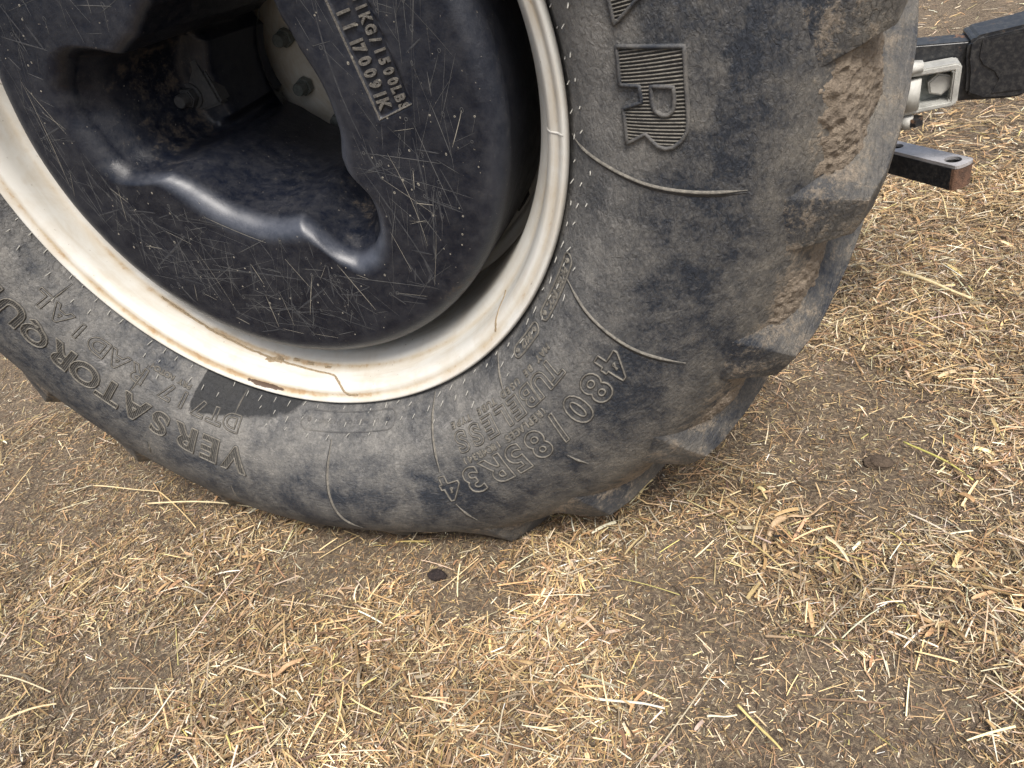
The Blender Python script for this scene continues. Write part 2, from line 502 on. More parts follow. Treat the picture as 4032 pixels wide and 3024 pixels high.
def tyre_off(th, s, off):
    th = np.asarray(th, float); s = np.asarray(s, float)
    p = tyre_pt(th, s); e = 1e-4
    a = tyre_pt(th + e, s) - p; b = tyre_pt(th, s + e) - p
    n = np.cross(a, b); n /= np.linalg.norm(n, axis=-1, keepdims=True) + 1e-12
    n *= np.where(n[..., 1:2] > 0, -1, 1)
    return p + n * np.asarray(off)[..., None]

NTH = 900
ths = np.linspace(-math.pi, math.pi, NTH, endpoint=False)
TH, RR = np.meshgrid(ths, prof[:, 0], indexing='ij')
_, YY = np.meshgrid(ths, prof[:, 1], indexing='ij')
P = deform(TH, RR, YY)
mudv = sstep(0.690, 0.745, RR) * 0.54 + 0.10 * sstep(0.66, 0.70, RR)
# more mud lying in the grooves on the right hand side, thrown dust at the bottom
deg = np.degrees(TH)
mudv += 0.18 * np.exp(-((deg + 100) / 30) ** 2) * sstep(0.60, 0.74, RR)
stain = np.zeros_like(RR)
da = (deg + 112.5)
# scraped clean patch of dark rubber under the rim
edge_hi = 0.508 - 0.0018 * np.clip(deg + 122, 0, 40)
stain = sstep(-124.0, -122.5, deg) * sstep(-94, -104, deg) * sstep(edge_hi + 0.022, edge_hi - 0.014, RR) * (YY < 0.1)
tyre = mesh_obj("tyre", P.reshape(-1, 3), grid_faces(NTH, len(prof), True), M_RUB, wheel,
                attrs={'rad': RR.ravel(), 'ang': TH.ravel(), 'mud': mudv.ravel(), 'stain': stain.ravel()})
tag(tyre, 'dusty black rubber tractor tyre sagging at the ground')

# --- tread lugs -------------------------------------------------------
PITCH = 15.0
def build_lug(th0, far=False):
    RT = 0.785
    secs = []
    # shoulder foot on the sidewall
    secs.append([(-0.040, 0.690, car_y(0.690) + 0.012), (-0.034, 0.694, car_y(0.694) + 0.0035), (0.042, 0.684, car_y(0.684) + 0.0015), (0.075, 0.680, car_y(0.680) + 0.012)])
    for t in (0.0, 0.10, 0.22, 0.38, 0.55, 0.72, 0.88, 1.0):
        y = -0.034 + 0.248 * t
        u = 0.215 * t ** 1.08
        rt = surf_R(y) + (-0.004 if t == 0 else 0)
        w = 0.040 + 0.012 * t
        rb = car_r(y + 0.012) - 0.008
        yb = y + 0.010 * (1 - t)
        k0 = max(0.0, 1 - t / 0.22)
        secs.append([(u - 0.018 - 0.012 * k0, rb, yb + 0.016 * k0), (u - 0.004 * k0, rt - 0.002 * k0, y + 0.007 * k0), (u + w, rt, y - 0.007 * k0), (u + w + 0.018 + 0.022 * (1 - t), rb, yb + 0.006 * k0)])
    bm = bmesh.new()
    V = [[bm.verts.new(p) for p in s] for s in secs]
    sharp = []
    for i in range(len(V) - 1):
        for j in range(3):
            bm.faces.new((V[i][j], V[i][j + 1], V[i + 1][j + 1], V[i + 1][j]))
    bm.faces.new(V[0]); bm.faces.new(V[-1])
    bm.edges.ensure_lookup_table()
    for e in bm.edges:
        ids = [None, None]
    def ed(a, b):
        return bm.edges.get((a, b))
    for i in range(len(V) - 1):
        for j in (1, 2): sharp.append(ed(V[i][j], V[i + 1][j]))
    sharp.append(ed(V[1][1], V[1][2])); sharp.append(ed(V[-1][1], V[-1][2]))
    bmesh.ops.bevel(bm, geom=[e for e in sharp if e], offset=0.0022, segments=2, profile=0.6, affect='EDGES')
    bmesh.ops.subdivide_edges(bm, edges=[e for e in bm.edges if e.calc_length() > 0.018], cuts=2, use_grid_fill=True)
    bmesh.ops.triangulate(bm, faces=[f for f in bm.faces if len(f.verts) > 4])
    bmesh.ops.recalc_face_normals(bm, faces=bm.faces)
    co = np.array([v.co for v in bm.verts])
    faces = [tuple(v.index for v in f.verts) for f in bm.faces]
    bm.verts.index_update()
    faces = [[v.index for v in f.verts] for f in bm.faces]
    bm.free()
    u, r, y = co.T
    # worn, slightly uneven rubber
    wob = (fbm(u * 1.0 + th0 * 7, y, 30, 5, 3) - 0.5)
    r = r + wob * 0.003 * (r > 0.74)
    y = y + (fbm(u + th0 * 3, r, 26, 8, 3) - 0.5) * 0.003 * (y < 0.0)
    yy = y if not far else 2 * MID - y
    th = th0 + u / RT
    p = deform(th, r, yy)
    mud = np.full(len(r), 0.30) + 0.30 * sstep(0.775, 0.72, r) * (y > -0.03) + 0.12 * (fbm(u + th0 * 5, y + r, 40, 3, 2) - 0.4)
    mud = mud + 0.10 * sstep(0.77, 0.70, r)
    o = mesh_obj("tread_lug", p, faces, M_RUB, tyre, attrs={'rad': np.clip(r - 0.03, 0, 0.79), 'ang': th, 'mud': mud, 'stain': np.zeros(len(r))})
    me = o.data
    me.polygons.foreach_set("use_smooth", np.ones(len(me.polygons), dtype=bool))
    md = None
    try:
        me.set_sharp_from_angle(angle=rad(24))
    except Exception:
        pass
    return o
for k in range(24):
    build_lug(rad(-44.3 + PITCH * k))
    build_lug(rad(-44.3 + PITCH * (k + 0.5)), far=True)

# --- surface ribbons: ridges laid on any surface f(a, s, off) -----------
class Ridges:
    def __init__(self): self.v = []; self.f = []; self.n = 0
    def add(self, fn, a, s, la, width, height, closed=False, base=-0.0008, top=0.55):
        """a, s path; la = metres per unit of a"""
        a = np.asarray(a, float); s = np.asarray(s, float)
        n = len(a)
        X = a * la
        if closed:
            dx = np.roll(X, -1) - np.roll(X, 1); dy = np.roll(s, -1) - np.roll(s, 1)
        else:
            dx = np.gradient(X); dy = np.gradient(s)
        L = np.hypot(dx, dy) + 1e-9
        nx, ny = -dy / L, dx / L
        w = np.broadcast_to(np.asarray(width, float), (n,))
        h = np.broadcast_to(np.asarray(height, float), (n,))
        rows = []
        for k, o in ((-0.5, None), (-0.5 * top, 1), (0.5 * top, 1), (0.5, None)):
            off = np.full(n, base) if o is None else h
            rows.append(fn(a + nx * w * k / la, s + ny * w * k, off))
        V = np.stack(rows, 1).reshape(-1, 3)
        F = grid_faces(n, 4, closed) + self.n
        self.v.append(V); self.f.append(F); self.n += len(V)
    def build(self, name, mat, parent, attrs=None, smooth=False):
        V = np.vstack(self.v); F = np.vstack(self.f)
        at = {k: np.full(len(V), v) for k, v in (attrs or {}).items()}
        return mesh_obj(name, V, F, mat, parent, smooth=smooth, attrs=at)

RUBA = {'rad': 0.50, 'ang': 0.0, 'mud': 0.05, 'stain': 0.0}

# --- glyph outlines from Blender's built-in font -------------------------
_glyph = {}
def glyph(ch, bold=0.02):
    key = (ch, bold)
    if key in _glyph: return _glyph[key]
    cu = bpy.data.curves.new("glyph", 'FONT')
    cu.body = ch; cu.size = 1.0; cu.resolution_u = 4; cu.offset = bold; cu.fill_mode = 'BOTH'
    ob = bpy.data.objects.new("glyph", cu)
    COL.objects.link(ob)
    dg = bpy.context.evaluated_depsgraph_get()
    me = bpy.data.meshes.new_from_object(ob.evaluated_get(dg))
    bm = bmesh.new(); bm.from_mesh(me)
    bmesh.ops.remove_doubles(bm, verts=bm.verts, dist=1e-4)
    adj = {}
    for e in bm.edges:
        if len(e.link_faces) == 1:
            a, b = e.verts[0].index, e.verts[1].index
            adj.setdefault(a, []).append(b); adj.setdefault(b, []).append(a)
    co = np.array([v.co[:2] for v in bm.verts]) if len(bm.verts) else np.zeros((0, 2))
    loops = []; seen = set()
    for st in adj:
        if st in seen: continue
        lp = [st]; seen.add(st); prev = None; cur = st
        while True:
            nx = [q for q in adj[cur] if q != prev and q not in seen]
            if not nx: break
            prev, cur = cur, nx[0]; seen.add(cur); lp.append(cur)
        if len(lp) > 2: loops.append(co[lp])
    tris = [[v.index for v in f.verts] for f in bm.faces]
    bm.free()
    bpy.data.objects.remove(ob); bpy.data.curves.remove(cu); bpy.data.meshes.remove(me)
    if len(co):
        lo = co.min(0); hi = co.max(0)
        h = max(hi[1] - lo[1], 1e-6)
        loops = [(l - [0.5 * (lo[0] + hi[0]), lo[1]]) / h for l in loops]
        co = (co - [0.5 * (lo[0] + hi[0]), lo[1]]) / h
    res = (loops, co, tris)
    _glyph[key] = res
    return res

def resample(loop, step, closed=True):
    L = np.vstack([loop, loop[:1]]) if closed else np.asarray(loop)
    out = []
    for i in range(len(L) - 1):
        d = np.linalg.norm(L[i + 1] - L[i]); k = max(1, int(math.ceil(d / step)))
        for t in range(k): out.append(L[i] + (L[i + 1] - L[i]) * t / k)
    if not closed: out.append(L[-1])
    return np.array(out)

def hatch(loops, step, fn_line):
    allp = np.vstack(loops); lo, hi = allp[:, 0].min(), allp[:, 0].max()
    x = lo + step * 0.7
    while x < hi:
        ys = []
        for l in loops:
            A = l; B = np.roll(l, -1, axis=0)
            c = (A[:, 0] > x) != (B[:, 0] > x)
            ys += list(A[c, 1] + (x - A[c, 0]) / (B[c, 0] - A[c, 0]) * (B[c, 1] - A[c, 1]))
        ys.sort()
        for i in range(0, len(ys) - 1, 2):
            if ys[i + 1] - ys[i] > 0.003: fn_line(x, ys[i], ys[i + 1])
        x += step

def arc_text(name, text, d0, d1, rc, height, aspect, width=0.0020, rise=0.0014, hatched=False, bold=0.03, label=None):
    """raised letters along the sidewall, reading clockwise with their tops outward"""
    R = Ridges(); G = Ridges()
    n = len(text); s0 = float(s_of_r(rc)) - height / 2
    for i, ch in enumerate(text):
        if ch == ' ': continue
        d = d0 + (d1 - d0) * i / max(1, n - 1)
        loops, co, tris = glyph(ch, bold)
        asp = aspect * (0.8 if ch in 'I1/()' else 1.0)
        for l in loops:
            l = l * [height * asp, height]
            l = resample(l, 0.004)
            R.add(tyre_off, rad(d) - l[:, 0] / rc, s0 + l[:, 1], rc, width, rise, True)
            G.add(tyre_off, rad(d) - l[:, 0] / rc, s0 + l[:, 1], rc, width * 2.3, 0.00025, True, top=0.8)  # dark flat ribbon: clean rubber and painted relief shadow round the outline
        if hatched:
            LL = [l * [height * asp, height] for l in loops]
            def line(x, y0, y1):
                ys = np.linspace(y0, y1, max(2, int((y1 - y0) / 0.008) + 1))
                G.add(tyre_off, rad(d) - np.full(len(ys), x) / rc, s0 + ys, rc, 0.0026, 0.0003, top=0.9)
                R.add(tyre_off, rad(d) - np.full(len(ys), x + 0.0015) / rc, s0 + ys, rc, 0.0011, 0.0009)
            hatch(LL, 0.0031, line)
    o = R.build(name, M_RIDGE, tyre)
    if label: o['label'] = label
    o2 = G.build("lettering_fill_and_shade", M_CLEAN_SHADE, tyre)
    return o

arc_text("raised_lettering", "VERSATORQUE", -111.8, -162.6, 0.556, 0.045, 1.15, 0.0024, 0.0022, True, 0.035, label='large hatched moulded lettering low on the left sidewall')
arc_text("raised_lettering", "DT717", -114.0, -128.2, 0.504, 0.027, 1.2, 0.0018, 0.0015, False, 0.03, label='small outlined moulded lettering below the rim on the left')
arc_text("raised_lettering", "RADIAL", -134.8, -156.2, 0.504, 0.027, 1.35, 0.0018, 0.0015, False, 0.03, label='small outlined moulded word left of the outlined figures')
arc_text("raised_lettering", "480/85R34", -34.0, -69.6, 0.583, 0.043, 1.22, 0.0022, 0.0020, False, 0.03, label='outlined tyre size figures on the right lower sidewall')
arc_text("raised_lettering", "TUBELESS", -41.3, -63.8, 0.527, 0.030, 1.18, 0.0019, 0.0016, False, 0.03, label='outlined word nearer the rim than the tyre size figures')
arc_text("raised_lettering", "(REPLACES 18.4R34)", -47.2, -64.8, 0.5525, 0.0095, 1.15, 0.0017, 0.0012, False, 0.0, label='fine raised line of letters under the tyre size')
arc_text("raised_lettering", "MAY BE USED TUBE TYPE", -39.5, -64.5, 0.505, 0.0085, 1.2, 0.0015, 0.0010, False, 0.0, label='faint raised line of letters closest to the rim')
arc_text("raised_lettering", "PRY NOTCH", -124.8, -132.8, 0.486, 0.008, 1.2, 0.0014, 0.0009, False, 0.0, label='tiny raised letters under the rim lip on the left')

# the big hatched block letters on the right of the sidewall
BIGR = [[(3.52, 0.5339), (2.52, 0.5965), (-0.68, 0.5953), (-3.85, 0.5963), (-4.89, 0.5953), (-5.79, 0.59), (-6.41, 0.5824), (-6.61, 0.5746), (-6.39, 0.5666), (-5.72, 0.5594), (-5.21, 0.5547), (-6.45, 0.5352), (-2.73, 0.5328), (-2.03, 0.5525), (-0.45, 0.5513), (-0.28, 0.532)],
        [(-0.56, 0.5624), (-0.78, 0.5837), (-1.98, 0.5841), (-2.86, 0.5825), (-3.35, 0.5778), (-3.38, 0.5716), (-2.94, 0.5649), (-2.06, 0.5623)]]
BIGA = [[(5.51, 0.5364), (7.8, 0.5367), (10.35, 0.5381), (9.79, 0.5559), (8.55, 0.5641), (8.53, 0.5914), (7.23, 0.563)]]
for poly, lb in ((BIGR, 'large hatched block letter on the right sidewall'), (BIGA, 'foot of a second hatched block letter at the top edge')):
    R = Ridges(); G = Ridges(); loops = []
    for lp in poly:
        l = np.array([(-rad(a) * 0.565, float(s_of_r(r))) for a, r in lp]); loops.append(l)
        q = resample(l, 0.004)
        G.add(tyre_off, -q[:, 0] / 0.565, q[:, 1], 0.565, 0.0046, 0.0030, True, top=0.65)
    G2 = Ridges()
    def line(x, y0, y1):
        ys = np.linspace(y0, y1, max(2, int((y1 - y0) / 0.008) + 1))
        R.add(tyre_off, np.full(len(ys), -x / 0.565), ys, 0.565, 0.0019, 0.0017)
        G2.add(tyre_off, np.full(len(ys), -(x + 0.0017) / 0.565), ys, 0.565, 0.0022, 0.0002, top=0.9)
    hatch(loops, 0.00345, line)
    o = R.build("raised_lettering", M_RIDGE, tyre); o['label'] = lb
    G2.build("lettering_fill_and_shade", M_CLEAN_SHADE, tyre)
    G.build("letter_border", M_RUB, tyre, {'rad': 0.62, 'ang': 0.0, 'mud': 0.0, 'stain': 0.0})

# moulded ribs across the sidewall
RIBS = [([(-8.2, 0.462), (-9.5, 0.507), (-10.6, 0.556), (-10.75, 0.604), (-10.3, 0.657)], 0.0042),
        ([(-28.0, 0.487), (-30.0, 0.533), (-30.7, 0.592), (-29.9, 0.658)], 0.0042),
        ([(-68.0, 0.466), (-69.3, 0.505), (-70.2, 0.555)], 0.0036), ([(-70.6, 0.612), (-70.0, 0.66)], 0.0036),
        ([(-91.5, 0.497), (-92.0, 0.56), (-91.2, 0.62), (-89.0, 0.665)], 0.0040),
        ([(-49.9, 0.621), (-49.2, 0.652)], 0.0030), ([(-154.6, 0.470), (-154.8, 0.500)], 0.0030), ([(-133.6, 0.487), (-134.2, 0.540)], 0.0036),
        ([(-113.6, 0.466), (-113.9, 0.495)], 0.0028), ([(-50.4, 0.466), (-51.8, 0.505)], 0.0030),
        ([(-128.0, 0.61), (-127.4, 0.64)], 0.0030), ([(-112.4, 0.615), (-111.6, 0.66)], 0.0028),
        ([(10.0, 0.462), (9.6, 0.52), (9.3, 0.535)], 0.0036)]
for pts, w in RIBS:
    c = catmull(pts, 9)
    R = Ridges()
    n = len(c); tp = np.clip(np.minimum(np.arange(n), n - 1 - np.arange(n)) / 4.0, 0.35, 1)
    R.add(tyre_off, np.radians(c[:, 0]), s_of_r(c[:, 1]), 0.55, w * tp, 0.0024 * tp, top=0.35)
    G = Ridges(); G.add(tyre_off, np.radians(c[:, 0]) - 0.0022 / 0.55, s_of_r(c[:, 1]), 0.55, w * 1.2 * tp, 0.0003, top=0.8)  # shadow line painted along one side of the rib
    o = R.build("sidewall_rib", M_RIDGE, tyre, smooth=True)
    G.build("rib_shade_line", M_CLEAN_SHADE, tyre)

# small code plates pressed into the bead area
def code_plate(d0, d1, rc, hw, text, tsize, studs=True, faint=False):
    s0 = float(s_of_r(rc)); R = Ridges()
    a0, a1 = rad(d0), rad(d1)
    L = abs(a1 - a0) * rc
    # rounded outline
    pts = []
    rr = hw * 0.9
    for cx, sgn in ((L / 2 - rr, 1), (-L / 2 + rr, -1)):
        for q in np.linspace(-math.pi / 2, math.pi / 2, 9):
            pts.append((cx + sgn * rr * math.cos(q), sgn * hw * math.sin(q)))
    pts = resample(np.array(pts), 0.004)
    am = 0.5 * (a0 + a1)
    R.add(tyre_off, am - pts[:, 0] / rc, s0 + pts[:, 1], rc, 0.0026, 0.0017, True)
    n = len(text)
    for i, ch in enumerate(text):
        if ch == ' ': continue
        x = (-0.5 + (i + 0.5) / n) * (L - 4.2 * hw)
        for l in glyph(ch, 0.0)[0]:
            q = resample(l * [tsize * 0.95, tsize], 0.003)
            R.add(tyre_off, am - (x + q[:, 0]) / rc, s0 - tsize / 2 + q[:, 1], rc, 0.0013, 0.0006 if faint else 0.0011, True)
    if studs:
        for sx in (-1, 1):
            q = np.linspace(0, 2 * math.pi, 10, endpoint=False)
            cx = sx * (L / 2 - hw)
            R.add(tyre_off, am - (cx + 0.0022 * np.cos(q)) / rc, s0 + 0.0022 * np.sin(q), rc, 0.003, 0.003, True)
    if not faint:
        G = Ridges(); G.add(tyre_off, am - pts[:, 0] / rc, s0 + pts[:, 1], rc, 0.0052, 0.0003, True, top=0.8)  # dark ribbon painting the shade round the raised outline
        G.build("plate_shade_line", M_CLEAN_SHADE, tyre)
    return R.build("code_plate", M_RUB if faint else M_RIDGE, tyre, {'rad': 0.56 if faint else 0.47, 'ang': 0.0, 'mud': 0.0, 'stain': 0.0})
code_plate(-24.6, -37.0, 0.481, 0.0092, "PKEDMROC", 0.011)['label'] = 'long narrow code plate with raised characters beside the rim'
code_plate(-38.6, -46.2, 0.481, 0.0090, "0412", 0.011)['label'] = 'short code plate with four figures beside the rim'
code_plate(-77.5, -99.5, 0.479, 0.0150, "US DESIGN PATENT", 0.006, True, True)['label'] = 'wide faint code plate below the middle of the rim'

# vent whiskers in rows beside the rim
R = Ridges()
for row, (rr_, dd) in enumerate(((0.466, 3.3), (0.478, 3.3), (0.491, 4.8))):
    for d in np.arange(-176, 24, dd):
        if rnd.random() < (0.12, 0.22, 0.45)[row]: continue
        a = rad(d + rnd.uniform(-0.35, 0.35) + row * 0.9); s = float(s_of_r(rr_ + rnd.uniform(-.002, .002)))
        p0 = tyre_off(np.array([a]), np.array([s]), np.array([-0.0005]))[0]
        ln = rnd.uniform(0.006, 0.013)
        lean = np.array([rnd.uniform(-.25, .15), -1.0, rnd.uniform(-.35, .1)]); lean /= np.linalg.norm(lean)
        p1 = p0 + lean * ln
        w = 0.0010
        e1 = np.cross(lean, [0, 0, 1.0]); e1 /= np.linalg.norm(e1); e2 = np.cross(lean, e1)
        V = []
        for q in range(4):
            c_, s_ = math.cos(q * math.pi / 2), math.sin(q * math.pi / 2)
            V.append(p0 + w * (c_ * e1 + s_ * e2)); V.append(p1 + 0.6 * w * (c_ * e1 + s_ * e2))
        F = [[2 * q, 2 * ((q + 1) % 4), 2 * ((q + 1) % 4) + 1, 2 * q + 1] for q in range(4)] + [[1, 3, 5, 7]]
        R.v.append(np.array(V)); R.f.append(np.array(F) + R.n); R.n += 8
o = R.build("vent_whiskers", M_WHISK, tyre); tag(o, 'short rubber vent whiskers standing beside the rim', kind='stuff')

# caked mud lying in the tread grooves
def mud_patch(d0, d1, r0, r1, thick, seed, cover=0.0):
    nu, nv = 150, 110
    a = np.radians(np.linspace(d0, d1, nu)); ss = np.linspace(float(s_of_r(r0)), float(np.interp(r1, near_prof[:, 0], _s)), nv)
    Aa, Ss = np.meshgrid(a, ss, indexing='ij')
    U, W = np.meshgrid(np.linspace(-1, 1, nu), np.linspace(-1, 1, nv), indexing='ij')
    X, Y = Aa * 0.74, Ss
    h = thick * (0.95 * fbm(X, Y, 22, seed, 4) + 0.75 * fbm(X, Y, 75, seed + 5, 3) + 0.55 * fbm(X, Y, 230, seed + 9, 2) - 0.66 + cover)
    h -= thick * 1.2 * sstep(0.30, 1.0, np.sqrt(U ** 2 + W ** 2))
    h = np.clip(h, -0.003, thick * 1.2)
    Pm = tyre_off(Aa.ravel(), Ss.ravel(), h.ravel())
    tag(mesh_obj("caked_mud", Pm, grid_faces(nu, nv), M_MUD, tyre, smooth=True), 'dried tan mud caked in the groove between tread lugs')
mud_patch(-17.5, 6.0, 0.688, 0.7745, 0.0100, 1, 0.20)
mud_patch(-30.5, -14.5, 0.700, 0.7735, 0.0080, 2, 0.10)
mud_patch(-44.0, -31.0, 0.715, 0.7715, 0.0070, 3, 0.02)
mud_patch(-59.0, -47.0, 0.720, 0.7715, 0.0060, 4, 0.0)

# --- rim ----------------------------------------------------------------
rim_pts = [(0.4525, 0.026), (0.4575, 0.014), (0.4592, 0.006), (0.4580, 0.000), (0.4548, -0.0025), (0.4510, -0.0005), (0.4465, 0.0045), (0.4405, 0.0068),
           (0.4365, 0.0090), (0.4325, 0.0150), (0.4295, 0.0235), (0.4280, 0.034), (0.4262, 0.046), (0.4232, 0.0545), (0.4185, 0.0600), (0.4125, 0.068),
           (0.4068, 0.080), (0.4048, 0.10), (0.4040, 0.14), (0.4035, 0.19), (0.4030, 0.228), (0.4085, 0.232), (0.4085, 0.243), (0.398, 0.247), (0.385, 0.262),
           (0.384, 0.32), (0.398, 0.335), (0.425, 0.355), (0.437, 0.372), (0.459, 0.380)]
rp = catmull(rim_pts, 5)
_rs = np.concatenate([[0], np.cumsum(np.hypot(np.diff(rp[:, 0]), np.diff(rp[:, 1])))])
def rim_off(a, s, off):
    a = np.asarray(a, float); s = np.asarray(s, float); e = 1e-4
    r = np.interp(s, _rs, rp[:, 0]); y = np.interp(s, _rs, rp[:, 1])
    dr = np.interp(s + e, _rs, rp[:, 0]) - np.interp(s - e, _rs, rp[:, 0]); dy = np.interp(s + e, _rs, rp[:, 1]) - np.interp(s - e, _rs, rp[:, 1])
    L = np.hypot(dr, dy) + 1e-12
    nr, ny = -dy / L, dr / L          # towards the axle / the camera
    r = r + nr * off; y = y + ny * off
    return np.stack([r * np.cos(a), y, r * np.sin(a)], -1)
NR = 420
ra = np.linspace(-math.pi, math.pi, NR, endpoint=False)
A2, S2 = np.meshgrid(ra, _rs, indexing='ij')
Rr = np.interp(S2, _rs, rp[:, 0]); Ry = np.interp(S2, _rs, rp[:, 1])
Pr = np.stack([Rr * np.cos(A2), Ry, Rr * np.sin(A2)], -1)
dg_ = np.degrees(A2)
groove = np.exp(-((Rr - 0.4455) / 0.0045) ** 2) * (Ry < 0.02) + 0.8 * np.exp(-((Rr - 0.4225) / 0.0032) ** 2) * (Ry < 0.1)
low = np.exp(-((np.angle(np.exp(1j * (A2 + rad(118)))) / rad(42))) ** 2)
dirt = 0.34 + groove * (0.30 + 0.55 * low) + 0.15 * sstep(0.06, 0.2, Ry)
gone = np.exp(-((dg_ + 109.5) / 5.5) ** 2) * np.exp(-((Rr - 0.4475) / 0.0042) ** 2) * (Ry < 0.02)
rim = mesh_obj("rim", Pr.reshape(-1, 3), grid_faces(NR, len(_rs), True), M_RIM, wheel,
               attrs={'rad': Rr.ravel() + Ry.ravel() * 0.7, 'ang': A2.ravel(), 'dirt': dirt.ravel(), 'gone': gone.ravel()})
tag(rim, 'cream painted steel rim with tan dirt in its grooves')
def s_rim(r, y):
    d = (rp[:, 0] - r) ** 2 + (rp[:, 1] - y) ** 2
    return float(_rs[np.argmin(d)])
# crawling mud trails on the rim
def trail(pts, w, name="mud_trail"):
    a = np.array([p[0] for p in pts], float); s = np.array([s_rim(p[1], p[2]) for p in pts])
    t = np.linspace(0, len(pts) - 1, 160)
    aa = np.interp(t, np.arange(len(pts)), a); sv = np.interp(t, np.arange(len(pts)), s)
    ker = np.ones(9) / 9
    pad = lambda v: np.convolve(np.concatenate([np.full(4, v[0]), v, np.full(4, v[-1])]), ker, 'valid')
    aa, sv = pad(aa), pad(sv)
    sv = sv + 0.0012 * (fbm(aa * 1.0, aa * 0, 1.4, 31, 3) - 0.5) * 2
    ww = w * (0.7 + 0.7 * fbm(aa, aa * 0, 2.2, 40, 2))
    R = Ridges(); R.add(rim_off, np.radians(aa), sv, 0.43, ww, 0.0009, top=0.6, base=-0.0002)
    tag(R.build(name, M_TRAIL, rim, smooth=True), 'thin winding trail of dried mud on the cream rim')
trail([(-141, 0.4225, 0.056), (-132, 0.4232, 0.0545), (-121, 0.4245, 0.0510), (-110, 0.4255, 0.048), (-101, 0.4265, 0.044), (-94, 0.4275, 0.037), (-91.5, 0.4310, 0.018), (-90.0, 0.4385, 0.0075), (-89.2, 0.4440, 0.0055), (-86.5, 0.4450, 0.0050)], 0.0042)
trail([(-43.0, 0.4232, 0.0545), (-44.2, 0.4275, 0.037), (-45.0, 0.431, 0.018), (-46.6, 0.4385, 0.0075), (-47.6, 0.4440, 0.0055)], 0.0034)
trail([(-112, 0.4262, 0.046), (-111, 0.4268, 0.043), (-109.5, 0.4250, 0.050), (-108.0, 0.4258, 0.047)], 0.0110)
for a_, r_, y_, w_ in ((-105, 0.4225, 0.056, .006), (-101.3, 0.4230, 0.0545, .006), (-96.5, 0.4240, 0.052, .005)):
    trail([(a_ - 0.8, r_, y_), (a_ + 0.8, r_, y_)], w_)
# small weld seam across the flange
R = Ridges(); ss = np.linspace(s_rim(0.4548, -0.0025), s_rim(0.4280, 0.034), 14)
R.add(rim_off, np.full(14, rad(-7.9)), ss, 0.43, 0.0035, 0.0007, top=0.4, base=-0.0003)
R.build("weld_seam", M_RIM, rim, {'rad': 0.44, 'ang': -0.13, 'dirt': 0.45, 'gone': 0.0}, smooth=True)

# wheel disc behind the weight
def lathe(name, pts, n, mat, parent, attrs=None, sharp=None):
    p = np.array(pts, float); a = np.linspace(-math.pi, math.pi, n, endpoint=False)
    A_, K = np.meshgrid(a, np.arange(len(p)), indexing='ij')
    V = np.stack([p[K, 0] * np.cos(A_), p[K, 1], p[K, 0] * np.sin(A_)], -1).reshape(-1, 3)
    at = {k: np.full(len(V), v) for k, v in (attrs or {}).items()}
    if 'ang' in at: at['ang'] = A_.ravel(); at['rad'] = (p[K, 0] + p[K, 1]).ravel()
    return mesh_obj(name, V, grid_faces(n, len(p), True), mat, parent, attrs=at)
RIMA = {'rad': 0.4, 'ang': 0.0, 'dirt': 0.55, 'gone': 0.0}
disc = lathe("wheel_disc", [(0.4028, 0.250), (0.385, 0.262), (0.375, 0.268), (0.345, 0.270), (0.30, 0.32), (0.25, 0.385), (0.190, 0.402), (0.186, 0.404), (0.150, 0.4035), (0.140, 0.4055), (0.09, 0.4055), (0.075, 0.41), (0.0, 0.412)], 160, M_RIM, wheel, RIMA)
tag(disc, 'cream wheel disc deep inside the weight')

def hexbolt(name, base, axis, af, hh, mat, parent, shank=0.0, shank_r=0.0, washer=0.0, flat=0.0):
    axis = Vector(axis).normalized()
    bm = bmesh.new()
    z0 = 0.0
    if washer:
        c = bmesh.ops.create_cone(bm, cap_ends=True, segments=28, radius1=washer, radius2=washer, depth=0.004, matrix=Matrix.Translation((0, 0, 0.002)))
        z0 = 0.004
    r_ = af / math.sqrt(3)
    h = bmesh.ops.create_cone(bm, cap_ends=True, segments=6, radius1=r_, radius2=r_, depth=hh, matrix=Matrix.Translation((0, 0, z0 + hh / 2)))
    top = [e for e in bm.edges if all(v in h['verts'] for v in e.verts) and all(v.co.z > z0 + hh * 0.9 for v in e.verts)]
    bmesh.ops.bevel(bm, geom=top, offset=hh * 0.16, segments=2, affect='EDGES')
    if shank:
        bmesh.ops.create_cone(bm, cap_ends=True, segments=24, radius1=shank_r, radius2=shank_r * 0.96, depth=shank, matrix=Matrix.Translation((0, 0, z0 + hh + shank / 2)))
        nr = 5
        for i in range(nr):
            zz = z0 + hh + shank * (i + 0.5) / nr
            bmesh.ops.create_cone(bm, cap_ends=False, segments=24, radius1=shank_r * 1.07, radius2=shank_r * 0.97, depth=shank / nr * 0.8, matrix=Matrix.Translation((0, 0, zz)))
    q = Vector((0, 0, 1)).rotation_difference(axis)
    bmesh.ops.transform(bm, verts=bm.verts, matrix=Matrix.Translation(base) @ q.to_matrix().to_4x4() @ Matrix.Rotation(flat, 4, 'Z'))
    return bm_obj(name, bm, mat, parent)
for k in range(10):
    a = rad(164 + 36 * k)
    hexbolt("wheel_bolt", (0.133 * math.cos(a), 0.402, 0.133 * math.sin(a)), (0, -1, 0), 0.027, 0.016, M_GREYBOLT, disc, 0.016, 0.0105)
for k in range(8):
    a = rad(-41 + 45 * k)
    hexbolt("clamp_bolt", (0.365 * math.cos(a), 0.268, 0.365 * math.sin(a)), (0, -1, 0), 0.030, 0.018, M_RUSTY, disc, 0.0, 0.0, 0.024)

